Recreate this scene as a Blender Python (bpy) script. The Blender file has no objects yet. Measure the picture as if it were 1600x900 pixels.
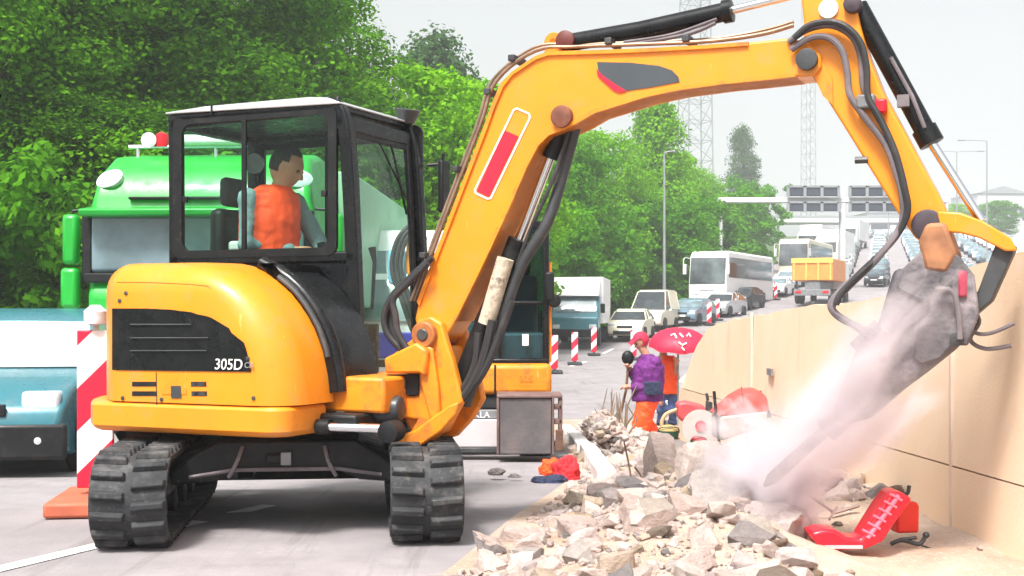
import bpy, bmesh, math, random
import numpy as np
from mathutils import Vector, Matrix, noise
random.seed(7); np.random.seed(7)
R = math.radians
SC = bpy.context.scene
COL = SC.collection

# ------------------------------------------------------------------ camera, sky, sun, exposure
F, HZ, CH = 2000.0, 490.0, 1.27          # focal length in photo pixels, horizon row, eye height
cam = bpy.data.cameras.new('camera'); camo = bpy.data.objects.new('camera', cam); COL.objects.link(camo)
cam.sensor_width = 36.0; cam.lens = 36.0 * F / 1600.0
camo.location = (0, 0, CH); camo.rotation_euler = (R(90), 0, 0)
cam.shift_y = (HZ - 450.0) / 1600.0
cam.clip_start = 0.1; cam.clip_end = 4000
SC.camera = camo
SUN_EL, SUN_AZ = 58.0, 205.0             # azimuth clockwise from +Y: behind the camera, to the left
w = bpy.data.worlds.new('World'); SC.world = w; w.use_nodes = True
nt = w.node_tree; bg = nt.nodes['Background']
sky = nt.nodes.new('ShaderNodeTexSky'); sky.sky_type = 'NISHITA'; sky.sun_disc = False
sky.sun_elevation = R(SUN_EL); sky.sun_rotation = R(SUN_AZ)
sky.air_density = 1.0; sky.dust_density = 6.0; sky.ozone_density = 1.0
hsv = nt.nodes.new('ShaderNodeHueSaturation'); hsv.inputs['Saturation'].default_value = 0.12
hsv.inputs['Value'].default_value = 1.0
nt.links.new(sky.outputs[0], hsv.inputs['Color']); nt.links.new(hsv.outputs[0], bg.inputs[0])
bg.inputs[1].default_value = 0.095
sl = bpy.data.lights.new('sun', 'SUN'); sl.energy = 2.6; sl.angle = R(11); sl.color = (1.0, 0.96, 0.9)
so = bpy.data.objects.new('sun', sl); COL.objects.link(so)
so.rotation_euler = (R(90 - SUN_EL), 0, R(180 - SUN_AZ))
SC.view_settings.view_transform = 'Standard'; SC.view_settings.look = 'None'
SC.view_settings.exposure = 1.28; SC.view_settings.gamma = 1.0; SC.view_settings.use_curve_mapping = False
SC.cycles.max_bounces = 8; SC.cycles.transparent_max_bounces = 16; SC.cycles.volume_bounces = 4
SC.cycles.volume_step_rate = 2.0

# ------------------------------------------------------------------ helpers
def at(px, py, Y):                        # photo pixel at depth Y -> world point
    return Vector(((px - 800) / F * Y, Y, CH + (HZ - py) / F * Y))

def srgb(h):
    c = [int(h[i:i + 2], 16) / 255 for i in (0, 2, 4)]
    return tuple(x / 12.92 if x < .04045 else ((x + .055) / 1.055) ** 2.4 for x in c)

def mat(name, col, rough=.5, metal=0., var=.12, scale=4., bump=0., bscale=40., dirt=None, damt=.5, dscale=3., coat=0., spec=.5, rvar=0.):
    m = bpy.data.materials.new(name); m.use_nodes = True
    n = m.node_tree.nodes; l = m.node_tree.links; b = n['Principled BSDF']
    tc = n.new('ShaderNodeTexCoord')
    nz = n.new('ShaderNodeTexNoise'); nz.inputs['Scale'].default_value = scale; nz.inputs['Detail'].default_value = 6
    l.new(tc.outputs['Object'], nz.inputs['Vector'])
    rmp = n.new('ShaderNodeValToRGB'); rmp.color_ramp.elements[0].position = .3; rmp.color_ramp.elements[1].position = .7
    rmp.color_ramp.elements[0].color = tuple(max(0, c * (1 - var)) for c in col) + (1,)
    rmp.color_ramp.elements[1].color = tuple(min(1, c * (1 + var)) for c in col) + (1,)
    l.new(nz.outputs[0], rmp.inputs[0]); out = rmp.outputs[0]
    if dirt:
        n2 = n.new('ShaderNodeTexNoise'); n2.inputs['Scale'].default_value = dscale; n2.inputs['Detail'].default_value = 10
        n2.inputs['Roughness'].default_value = .65
        l.new(tc.outputs['Object'], n2.inputs['Vector'])
        r2 = n.new('ShaderNodeValToRGB'); r2.color_ramp.elements[0].position = .52; r2.color_ramp.elements[1].position = .68
        r2.color_ramp.elements[0].color = (0, 0, 0, 1); r2.color_ramp.elements[1].color = (damt, damt, damt, 1)
        l.new(n2.outputs[0], r2.inputs[0])
        mx = n.new('ShaderNodeMixRGB'); l.new(r2.outputs[0], mx.inputs[0]); l.new(out, mx.inputs[1]); mx.inputs[2].default_value = tuple(dirt) + (1,)
        out = mx.outputs[0]
    l.new(out, b.inputs['Base Color'])
    b.inputs['Metallic'].default_value = metal
    nr = n.new('ShaderNodeTexNoise'); nr.inputs['Scale'].default_value = 9; nr.inputs['Detail'].default_value = 9; nr.inputs['Roughness'].default_value = .7; l.new(tc.outputs['Object'], nr.inputs['Vector'])
    rr = n.new('ShaderNodeMapRange'); rr.inputs['From Min'].default_value = .35; rr.inputs['From Max'].default_value = .68; rr.inputs['To Min'].default_value = max(.04, rough * .8); rr.inputs['To Max'].default_value = min(1, rough * 1.25 + (.12 if dirt else 0)); l.new(nr.outputs[0], rr.inputs[0]); l.new(rr.outputs[0], b.inputs['Roughness'])
    b.inputs['Specular IOR Level'].default_value = spec
    if coat: b.inputs['Coat Weight'].default_value = coat; b.inputs['Coat Roughness'].default_value = .12
    if bump:
        n3 = n.new('ShaderNodeTexNoise'); n3.inputs['Scale'].default_value = bscale; n3.inputs['Detail'].default_value = 5
        l.new(tc.outputs['Object'], n3.inputs['Vector'])
        bp = n.new('ShaderNodeBump'); bp.inputs['Strength'].default_value = bump; bp.inputs['Distance'].default_value = .02
        l.new(n3.outputs[0], bp.inputs['Height']); l.new(bp.outputs[0], b.inputs['Normal'])
    return m

def glassmat(name, tint, fac=.0, ior=1.22):
    m = bpy.data.materials.new(name); m.use_nodes = True
    n = m.node_tree.nodes; l = m.node_tree.links; n.remove(n['Principled BSDF'])
    t = n.new('ShaderNodeBsdfTransparent'); t.inputs[0].default_value = tuple(tint) + (1,)
    g = n.new('ShaderNodeBsdfGlossy'); g.inputs['Roughness'].default_value = .03
    fr = n.new('ShaderNodeLayerWeight'); fr.inputs[0].default_value = .5
    pw = n.new('ShaderNodeMath'); pw.operation = 'POWER'; pw.inputs[1].default_value = 4.5; l.new(fr.outputs['Facing'], pw.inputs[0])
    ad = n.new('ShaderNodeMath'); ad.operation = 'MULTIPLY_ADD'; ad.inputs[1].default_value = .5; ad.inputs[2].default_value = .018 + fac; l.new(pw.outputs[0], ad.inputs[0])
    mx = n.new('ShaderNodeMixShader'); l.new(ad.outputs[0], mx.inputs[0]); l.new(t.outputs[0], mx.inputs[1]); l.new(g.outputs[0], mx.inputs[2])
    l.new(mx.outputs[0], n['Material Output'].inputs[0])
    return m

def finish(name, bm, m, parent=None, bevel=0., seg=2, smooth=True, ang=38, recalc=True):
    if recalc: bmesh.ops.recalc_face_normals(bm, faces=bm.faces[:])
    if smooth:
        a = R(ang)
        for e in bm.edges:
            if len(e.link_faces) != 2 or e.calc_face_angle(0) > a: e.smooth = False
        for f in bm.faces: f.smooth = True
    me = bpy.data.meshes.new(name); bm.to_mesh(me); bm.free()
    for mm in (m if isinstance(m, (list, tuple)) else [m]): me.materials.append(mm)
    o = bpy.data.objects.new(name, me); COL.objects.link(o)
    if parent is not None: o.parent = parent
    if bevel:
        b = o.modifiers.new('bevel', 'BEVEL'); b.width = bevel; b.segments = seg; b.limit_method = 'ANGLE'; b.angle_limit = R(35)
    return o

def empty(name, loc=(0, 0, 0), rz=0, label=None, cat=None, group=None):
    o = bpy.data.objects.new(name, None); COL.objects.link(o); o.location = loc; o.rotation_euler = (0, 0, rz)
    o.empty_display_size = .2
    return tag(o, label, cat, group)

def tag(o, label=None, cat=None, group=None, kind=None):
    if label: o['label'] = label
    if cat: o['category'] = cat
    if group: o['group'] = group
    if kind: o['kind'] = kind
    return o

def copy_tree(o, parent=None):
    kids = list(o.children)
    c = o.copy(); COL.objects.link(c)
    if parent is not None: c.parent = parent
    for k in kids: copy_tree(k, c)
    return c

def B(): return bmesh.new()
def box(bm, x0, x1, y0, y1, z0, z1, mi=0, M=None):
    vs = [bm.verts.new(v) for v in ((x0, y0, z0), (x1, y0, z0), (x1, y1, z0), (x0, y1, z0), (x0, y0, z1), (x1, y0, z1), (x1, y1, z1), (x0, y1, z1))]
    fs = [bm.faces.new([vs[i] for i in q]) for q in ((0, 3, 2, 1), (4, 5, 6, 7), (0, 1, 5, 4), (1, 2, 6, 5), (2, 3, 7, 6), (3, 0, 4, 7))]
    for f in fs: f.material_index = mi
    if M is not None: bmesh.ops.transform(bm, matrix=M, verts=vs)
    return vs
def frame_of(d):
    d = d.normalized(); up = Vector((0, 0, 1)) if abs(d.z) < .95 else Vector((1, 0, 0))
    s = d.cross(up).normalized(); return s, s.cross(d).normalized()
def tube(bm, pts, r, n=10, cap=True, sq=None):
    pts = [Vector(p) for p in pts]; rs = r if isinstance(r, (list, tuple)) else [r] * len(pts)
    rings = []
    for i, p in enumerate(pts):
        d = (pts[min(i + 1, len(pts) - 1)] - pts[max(i - 1, 0)])
        s, u = frame_of(d)
        if rings and s.dot(ps) < 0 and abs(s.dot(ps)) > .5: s, u = -s, -u
        ps = s
        rings.append([bm.verts.new(p + (s * math.cos(2 * math.pi * k / n) + u * math.sin(2 * math.pi * k / n)) * rs[i]) for k in range(n)])
    for a, b in zip(rings, rings[1:]):
        for k in range(n): bm.faces.new((a[k], a[(k + 1) % n], b[(k + 1) % n], b[k]))
    if cap: bm.faces.new(rings[0][::-1]); bm.faces.new(rings[-1])
def smoothpath(pts, k=6):
    P = [Vector(p) for p in pts]; out = []
    for i in range(len(P) - 1):
        p0, p1, p2, p3 = P[max(i - 1, 0)], P[i], P[i + 1], P[min(i + 2, len(P) - 1)]
        for j in range(k):
            t = j / k
            out.append(.5 * ((2 * p1) + (p2 - p0) * t + (2 * p0 - 5 * p1 + 4 * p2 - p3) * t * t + (3 * p1 - p0 - 3 * p2 + p3) * t ** 3))
    out.append(P[-1]); return out
def prism(bm, pts, y0, y1, mi=0):          # pts (x,z), extruded along y; y0/y1 numbers or functions of (x,z)
    f0 = y0 if callable(y0) else (lambda x, z: y0); f1 = y1 if callable(y1) else (lambda x, z: y1)
    a = [bm.verts.new((x, f0(x, z), z)) for x, z in pts]; b = [bm.verts.new((x, f1(x, z), z)) for x, z in pts]
    n = len(pts)
    fs = [bm.faces.new(a), bm.faces.new(b[::-1])] + [bm.faces.new((a[i], b[i], b[(i + 1) % n], a[(i + 1) % n])) for i in range(n)]
    for f in fs: f.material_index = mi
def loft(bm, secs, cap=True):
    rs = [[bm.verts.new(p) for p in s] for s in secs]; n = len(rs[0])
    for a, b in zip(rs, rs[1:]):
        for k in range(n): bm.faces.new((a[k], a[(k + 1) % n], b[(k + 1) % n], b[k]))
    if cap: bm.faces.new(rs[0]); bm.faces.new(rs[-1][::-1])
def lathe(bm, prof, c, axis, n=24):         # prof list of (r, t) along axis from c
    c = Vector(c); ax = Vector(axis).normalized(); s, u = frame_of(ax)
    loft(bm, [[c + ax * t + (s * math.cos(2 * math.pi * k / n) + u * math.sin(2 * math.pi * k / n)) * r for k in range(n)] for r, t in prof])
def sphere(bm, c, r, seg=16, ring=10, sc=(1, 1, 1)):
    res = bmesh.ops.create_uvsphere(bm, u_segments=seg, v_segments=ring, radius=r)
    bmesh.ops.transform(bm, matrix=Matrix.Translation(Vector(c)) @ Matrix.Diagonal((*sc, 1)), verts=res['verts']); return res['verts']
def textmesh(name, s, size, m, parent, M, bold=.0, thick=.002, shear=0.):
    cu = bpy.data.curves.new(name, 'FONT'); cu.body = s; cu.size = size; cu.extrude = thick; cu.offset = bold; cu.shear = shear
    cu.align_x = 'CENTER'; cu.align_y = 'CENTER'
    t = bpy.data.objects.new(name, cu); COL.objects.link(t)
    dg = bpy.context.evaluated_depsgraph_get(); me = bpy.data.meshes.new_from_object(t.evaluated_get(dg))
    bpy.data.objects.remove(t); me.transform(M); me.materials.clear(); me.materials.append(m)
    o = bpy.data.objects.new(name, me); COL.objects.link(o); o.parent = parent; return o

# ------------------------------------------------------------------ materials
ORANGE = mat('orange_paint', (.80, .255, .006), .36, var=.06, scale=3, dirt=(.42, .22, .09), damt=.42, dscale=6, coat=.2, bump=.03, bscale=18)
ORANGE2 = mat('orange_paint_worn', (.78, .235, .006), .44, var=.12, scale=5, dirt=(.26, .09, .035), damt=.75, dscale=8, coat=.05, bump=.1, bscale=25)
BLACK = mat('black_steel', (.008, .009, .010), .42, var=.3, scale=6, dirt=(.05, .045, .04), damt=.4, dscale=7, spec=.3)
BLACKG = mat('black_gloss', (.006, .007, .008), .25, var=.2, dirt=(.03, .03, .028), damt=.35, dscale=6, spec=.3)
RUBBER = mat('track_rubber', (.022, .024, .027), .7, var=.35, scale=5, bump=.35, bscale=30, dirt=(.15, .14, .135), damt=.6, dscale=6)
HOSE = mat('hose_rubber', (.02, .02, .022), .55, var=.3, dirt=(.12, .1, .1), damt=.3)
HOSED = mat('hose_dusty', (.13, .11, .12), .7, var=.3, dirt=(.3, .26, .26), damt=.4)
CHROME = mat('chrome', (.75, .76, .78), .14, 1., var=.04)
GREYM = mat('grey_metal', (.22, .23, .24), .45, .3, var=.2, dirt=(.1, .08, .07), damt=.5)
DARKM = mat('dark_gunmetal', (.045, .048, .052), .42, .2, var=.3, dirt=(.12, .1, .08), damt=.4, dscale=8)
WHITE = mat('white_paint', (.8, .8, .8), .35, var=.05, dirt=(.5, .48, .45), damt=.3)
CREAM = mat('cream_paint', (.72, .68, .52), .35, var=.05)
RED = mat('red_paint', (.68, .008, .02), .35, var=.08)
REDT = mat('reflective_red', (.62, .01, .035), .4, var=.06)
DECALG = mat('decal_grey', (.055, .065, .075), .35, var=.1)
TEXTW = mat('lettering_white', (.85, .85, .82), .4, var=.02)
TEXTG = mat('lettering_grey', (.25, .25, .24), .5, var=.02)
BEIGEW = mat('worn_beige', (.5, .42, .32), .7, var=.25, scale=20, dirt=(.05, .04, .03), damt=.95, dscale=14, bump=.4)
CABGLASS = glassmat('tinted_glass', (.88, .98, .93), 0)
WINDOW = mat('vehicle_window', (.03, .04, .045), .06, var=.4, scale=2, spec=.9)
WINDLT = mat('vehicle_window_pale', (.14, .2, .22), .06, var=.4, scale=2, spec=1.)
TYRE = mat('tyre', (.02, .02, .02), .8, var=.3)
RIM = mat('rim', (.4, .41, .42), .35, .7)
LAMPG = mat('headlight_glass', (.6, .63, .66), .1, var=.3, scale=15)
PLATE = mat('number_plate', (.7, .7, .68), .4, var=.03)
SKIN = mat('skin', (.48, .23, .15), .55, var=.08, scale=20)
HAIR = mat('dark_hair', (.018, .013, .01), .6, var=.4, scale=60, bump=.6, bscale=90)
HIVIS = mat('hi_vis_orange', (.95, .09, .01), .7, var=.08, scale=8, bump=.5, bscale=12)
REFL = mat('reflective_band', (.6, .6, .58), .4, var=.05)
SHIRT = mat('grey_blue_shirt', (.20, .27, .31), .85, var=.12, bump=.6, bscale=14)
PURPLE = mat('purple_jacket', (.13, .012, .16), .75, var=.2, scale=6, bump=.8, bscale=12)
NAVY = mat('navy_cloth', (.02, .03, .07), .8, var=.2, bump=.5)
JEANS = mat('blue_jeans', (.06, .1, .24), .85, var=.2, bump=.5)
REDC = mat('red_cloth', (.62, .02, .03), .8, var=.12, bump=.6, bscale=10)
TEAL = mat('teal_paint', (.03, .16, .20), .3, .1, var=.05, coat=.35, dirt=(.12, .17, .18), damt=.4)
GREEN = mat('green_paint', (.008, .33, .03), .35, var=.08, coat=.15, dirt=(.05, .25, .06), damt=.3)

# ------------------------------------------------------------------ ground profile
ZK = [(-400, 0), (8, 0), (13, -.17), (18, -.42), (45, -.42), (55, -.22), (70, .62), (80, 1.25), (120, 4.6), (165, 9), (200, 12.4), (260, 17), (400, 23), (700, 27), (3500, 35)]
def zg(Y):
    Y = float(Y)
    for (a, za), (b, zb) in zip(ZK, ZK[1:]):
        if Y <= b:
            t = (Y - a) / (b - a); return za + (zb - za) * t
    return ZK[-1][1]
XLK = [(-60, -14), (6, -9.5), (13, -7.4), (40, -2.5), (55, .2), (80, 10), (120, 22), (200, 45), (260, 64), (400, 110), (700, 210), (3500, 1200)]
def lerpk(K, y):
    for (a, za), (b, zb) in zip(K, K[1:]):
        if y <= b: return za + (zb - za) * (y - a) / (b - a)
    return K[-1][1]
XL = lambda y: lerpk(XLK, y)
ys = sorted(set([-60, -20, 0, 4] + [k[0] for k in ZK if -60 < k[0]] + list(np.arange(5, 60, 1.25)) + list(np.arange(60, 280, 4)) + list(np.arange(280, 720, 20)) + [1000, 2000, 3400]))
def sheet(name, xs_fn, m, dz, kind='structure', yr=None):
    bm = B(); rows = []
    for y in ys:
        if yr and not (yr[0] <= y <= yr[1]): continue
        rows.append([bm.verts.new((x, y, zg(y) + dz)) for x in xs_fn(y)])
    for a, b in zip(rows, rows[1:]):
        for i in range(len(a) - 1): bm.faces.new((a[i], a[i + 1], b[i + 1], b[i]))
    return tag(finish(name, bm, m, smooth=False, recalc=False), kind=kind)
def groundmat(name, c1, c2, c3, s1, s2, bump, rough=.9, cracks=False):
    m = bpy.data.materials.new(name); m.use_nodes = True
    n = m.node_tree.nodes; l = m.node_tree.links; b = n['Principled BSDF']
    tc = n.new('ShaderNodeTexCoord')
    a = n.new('ShaderNodeTexNoise'); a.inputs['Scale'].default_value = s1; a.inputs['Detail'].default_value = 8; a.inputs['Roughness'].default_value = .6
    c = n.new('ShaderNodeTexNoise'); c.inputs['Scale'].default_value = s2; c.inputs['Detail'].default_value = 6
    for q in (a, c): l.new(tc.outputs['Object'], q.inputs['Vector'])
    r = n.new('ShaderNodeValToRGB'); r.color_ramp.elements[0].position = .35; r.color_ramp.elements[1].position = .65
    r.color_ramp.elements[0].color = (*c1, 1); r.color_ramp.elements[1].color = (*c2, 1)
    l.new(a.outputs[0], r.inputs[0])
    r2 = n.new('ShaderNodeValToRGB'); r2.color_ramp.elements[0].position = .45; r2.color_ramp.elements[1].position = .75
    r2.color_ramp.elements[0].color = (0, 0, 0, 1); r2.color_ramp.elements[1].color = (.8, .8, .8, 1)
    l.new(c.outputs[0], r2.inputs[0])
    mx = n.new('ShaderNodeMixRGB'); l.new(r2.outputs[0], mx.inputs[0]); l.new(r.outputs[0], mx.inputs[1]); mx.inputs[2].default_value = (*c3, 1)
    l.new(mx.outputs[0], b.inputs['Base Color']); b.inputs['Roughness'].default_value = rough
    bp = n.new('ShaderNodeBump'); bp.inputs['Strength'].default_value = bump; bp.inputs['Distance'].default_value = .02
    f = n.new('ShaderNodeTexNoise'); f.inputs['Scale'].default_value = 60; f.inputs['Detail'].default_value = 4; l.new(tc.outputs['Object'], f.inputs['Vector'])
    l.new(f.outputs[0], bp.inputs['Height']); l.new(bp.outputs[0], b.inputs['Normal'])
    return m
def stained(m, sc1, col, amt, lo, hi, stretch=(1, 1, 1)):
    n = m.node_tree.nodes; l = m.node_tree.links; b = n['Principled BSDF']; src = b.inputs['Base Color'].links[0].from_socket
    tc = n.new('ShaderNodeTexCoord'); mp = n.new('ShaderNodeMapping'); mp.inputs['Scale'].default_value = stretch; l.new(tc.outputs['Object'], mp.inputs[0])
    z = n.new('ShaderNodeTexNoise'); z.inputs['Scale'].default_value = sc1; z.inputs['Detail'].default_value = 9; z.inputs['Roughness'].default_value = .7; l.new(mp.outputs[0], z.inputs['Vector'])
    q = n.new('ShaderNodeMapRange'); q.inputs['From Min'].default_value = lo; q.inputs['From Max'].default_value = hi; q.inputs['To Max'].default_value = amt; l.new(z.outputs[0], q.inputs[0])
    x = n.new('ShaderNodeMixRGB'); l.new(q.outputs[0], x.inputs[0]); l.new(src, x.inputs[1]); x.inputs[2].default_value = (*col, 1); l.new(x.outputs[0], b.inputs['Base Color'])
GRASS = groundmat('verge_grass', (.03, .07, .012), (.06, .13, .02), (.09, .11, .04), 1.2, .3, .6)
ASPH = groundmat('pale_asphalt', (.235, .215, .225), (.30, .275, .285), (.19, .175, .18), 2.2, .5, .25)
stained(ASPH, 3.5, (.10, .09, .09), .6, .58, .75); stained(ASPH, 1.2, (.40, .36, .35), .5, .55, .75); stained(ASPH, 2.0, (.13, .12, .12), .5, .56, .66, (2.2, .12, 1)); stained(ASPH, 60, (.12, .11, .11), .5, .60, .66)
EARTH = groundmat('sandy_earth', (.42, .31, .24), (.52, .41, .34), (.30, .20, .13), 3., 1.1, .8)
sheet('ground', lambda y: [-1500, -300, -100, XL(y) - 30, XL(y) - 6, XL(y), XL(y) + 60, XL(y) + 200, 2600], GRASS, -.03)
sheet('road', lambda y: [XL(y) + d for d in (0, 6, 12, 18, 26, 34, 46)], ASPH, 0)
LINEM = mat('road_line_paint', (.75, .74, .72), .6, var=.12, scale=10, dirt=(.3, .28, .28), damt=.6, dscale=9)
# painted edge line at lower left and dashed lane lines ahead
def stripe(name, pts, wd):
    bm = B(); rows = []
    for i, (x, y) in enumerate(pts):
        a = pts[max(i - 1, 0)]; b = pts[min(i + 1, len(pts) - 1)]
        d = Vector((b[0] - a[0], b[1] - a[1])).normalized(); nx, ny = d.y, -d.x
        rows.append([bm.verts.new((x - nx * wd / 2, y - ny * wd / 2, zg(y) + .005)), bm.verts.new((x + nx * wd / 2, y + ny * wd / 2, zg(y) + .005))])
    for a, b in zip(rows, rows[1:]): bm.faces.new((a[0], a[1], b[1], b[0]))
    return tag(finish(name, bm, LINEM, smooth=False), kind='structure')
stripe('road_marking', [(-3.3, 4.6), (-2.52, 6.4), (-2.0, 7.6), (-1.63, 8.6)], .12)
for k in range(22):
    y0 = 22 + k * 9.5
    for off in (4.2, 8.2):
        if XL(y0) + off > 1 or y0 > 30: stripe('road_marking', [(XL(y) + off, y) for y in (y0, y0 + 2, y0 + 4)], .15)
stripe('road_marking', [(XL(y) + .6, y) for y in ys if 14 < y < 400], .18)

for m_ in (ORANGE, ORANGE2):
    stained(m_, 26, (.22, .10, .03), .55, .63, .70); stained(m_, 5, (.62, .24, .03), .35, .5, .7, (1, 1, .3)); stained(m_, 34, (.88, .50, .16), .6, .64, .68, (1, 1, .08))
stained(BLACK, 30, (.10, .09, .085), .5, .62, .70); stained(BLACKG, 40, (.08, .075, .07), .4, .64, .70)
stained(RUBBER, 18, (.17, .155, .145), .45, .56, .68)
# ------------------------------------------------------------------ rubble zone
WX = lambda y: 3.06 - .0706 * y            # face of the long concrete wall
def xl_r(y):
    return lerpk([(3, -.7), (5.3, -.42), (6.4, -.15), (8, .16), (9.3, .42), (11, .72), (60, .80)], y)
def mound(x, y):
    e = max(0, min(1, (x - xl_r(y)) / .9)); e = e * e * (3 - 2 * e)
    h = (.10 if y < 10 else .10 - .06 * min(1, (y - 10) / 1.0)) + .19 * math.exp(-((x - 1.30) ** 2) / .3 - ((y - 8.1) ** 2) / 2.2) + .08 * math.exp(-((x - 2.1) ** 2) / .15 - ((y - 11.2) ** 2) / 2)
    if y > 13: h *= max(.35, 1 - (y - 13) / 5)
    h *= 1 - .85 * max(0, min(1, (x - 1.25) / .5)) * max(0, min(1, (8.3 - y) / .9))
    return e * h + .05 * e * noise.noise(Vector((x * 2.2, y * 2.2, 0))) + .02 * e * noise.noise(Vector((x * 7, y * 7, 3)))
bm = B(); rows = []
for j in range(123):
    y = 3.2 + j * .13 if j < 120 else 18.8 + (j - 120) * .8
    xa = xl_r(y) - .15; xb = WX(y) + .1 if y < 15.5 else min(6, WX(15.5) + (y - 15.5) * .9)
    rows.append([bm.verts.new((xa + (xb - xa) * i / 40, y, zg(y) + .006 + max(-.002, mound(xa + (xb - xa) * i / 40, y)))) for i in range(41)])
for a, b in zip(rows, rows[1:]):
    for i in range(40): bm.faces.new((a[i], a[i + 1], b[i + 1], b[i]))
tag(finish('earth', bm, EARTH, recalc=False, ang=180), kind='structure')

# rubble: angular chunks as one stuff object, big slabs as things
ROCKM = bpy.data.materials.new('rubble_concrete'); ROCKM.use_nodes = True
n = ROCKM.node_tree.nodes; l = ROCKM.node_tree.links; b = n['Principled BSDF']; b.inputs['Roughness'].default_value = .9
ge = n.new('ShaderNodeNewGeometry'); rp = n.new('ShaderNodeValToRGB')
cols = [(0, (.60, .48, .44)), (.2, (.46, .35, .31)), (.4, (.62, .53, .49)), (.55, (.36, .32, .30)), (.66, (.46, .35, .24)), (.78, (.64, .52, .50)), (.96, (.15, .14, .14)), (1, (.22, .15, .10))]
while len(rp.color_ramp.elements) < len(cols): rp.color_ramp.elements.new(.5)
for e, (p, c) in zip(rp.color_ramp.elements, cols): e.position = p; e.color = (*c, 1)
l.new(ge.outputs['Random Per Island'], rp.inputs[0])
tc = n.new('ShaderNodeTexCoord'); nz = n.new('ShaderNodeTexNoise'); nz.inputs['Scale'].default_value = 22; nz.inputs['Detail'].default_value = 12; nz.inputs['Roughness'].default_value = .72
l.new(tc.outputs['Object'], nz.inputs['Vector'])
mx = n.new('ShaderNodeMixRGB'); mx.blend_type = 'MULTIPLY'; mx.inputs[0].default_value = .7
r3 = n.new('ShaderNodeValToRGB'); r3.color_ramp.elements[0].color = (.6, .58, .55, 1); r3.color_ramp.elements[0].position = .35; r3.color_ramp.elements[1].position = .6
l.new(nz.outputs[0], r3.inputs[0]); l.new(rp.outputs[0], mx.inputs[1]); l.new(r3.outputs[0], mx.inputs[2]); l.new(mx.outputs[0], b.inputs['Base Color'])
bp = n.new('ShaderNodeBump'); bp.inputs['Strength'].default_value = 1.; bp.inputs['Distance'].default_value = .03
l.new(nz.outputs[0], bp.inputs['Height']); l.new(bp.outputs[0], b.inputs['Normal'])
def chunk_bm(sx, sy, sz, npt=16, seed=0, cube=.5):
    rnd = random.Random(seed); bm = B()
    for i in range(npt):
        p = Vector((rnd.uniform(-1, 1), rnd.uniform(-1, 1), rnd.uniform(-1, 1)))
        m = max(abs(c) for c in p); q = p / m; p = q * (1 - rnd.random() * (1 - cube) * .5) if m > 0 else p
        bm.verts.new((p.x * sx, p.y * sy, p.z * sz))
    r = bmesh.ops.convex_hull(bm, input=bm.verts[:])
    bmesh.ops.delete(bm, geom=list(set(v for v in r['geom_interior'] if isinstance(v, bmesh.types.BMVert))), context='VERTS')
    bmesh.ops.triangulate(bm, faces=bm.faces[:])
    return bm
variants = []
for s in range(14):
    cb = chunk_bm(1, .75, .55, 30, s, .35); variants.append((np.array([v.co[:] for v in cb.verts]), [[v.index for v in f.verts] for f in cb.faces])) if not cb.verts.index_update() else None; cb.free()
def scatter(name, count, fn, m, label, cat='rubble'):
    V = []; Fc = []; off = 0
    for i in range(count):
        r = fn()
        if r is None: continue
        x, y, z, s = r
        vv, ff = variants[random.randrange(14)]
        e = Matrix.Rotation(random.uniform(0, 6.3), 3, 'Z') @ Matrix.Rotation(random.uniform(-.7, .7), 3, 'X') @ Matrix.Rotation(random.uniform(-.5, .5), 3, 'Y')
        a = vv @ (np.array(e).T) * s + np.array((x, y, z)); V.append(a); Fc += [[k + off for k in f] for f in ff]; off += len(a)
    me = bpy.data.meshes.new(name); me.from_pydata(np.concatenate(V).tolist(), [], Fc); me.materials.append(m)
    o = bpy.data.objects.new(name, me); COL.objects.link(o); tag(o, label, cat, kind='stuff'); return o
def rub():
    y = 4.6 + 13.5 * random.random() ** 1.25
    xa = xl_r(y) - .05; xb = WX(y) - .06 if y < 15.5 else WX(15.5) - .2
    x = xa + (xb - xa) * random.random() ** .9
    # less rubble on the sandy ground along the wall foot near the camera
    if y < 8.0 and x > 1.3 and random.random() < min(.96, .4 + (x - 1.3)): return None
    s = .005 + .035 * random.random() ** 3.4
    if random.random() < .045: s = random.uniform(.04, .11)
    if 1.35 < x < 2.35 and 5.9 < y < 7.15: return None
    return x, y, zg(y) + .005 + mound(x, y) + s * .25, s
scatter('rubble', 15000, rub, ROCKM, 'pinkish broken concrete and sand heaped beside the excavator')

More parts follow.
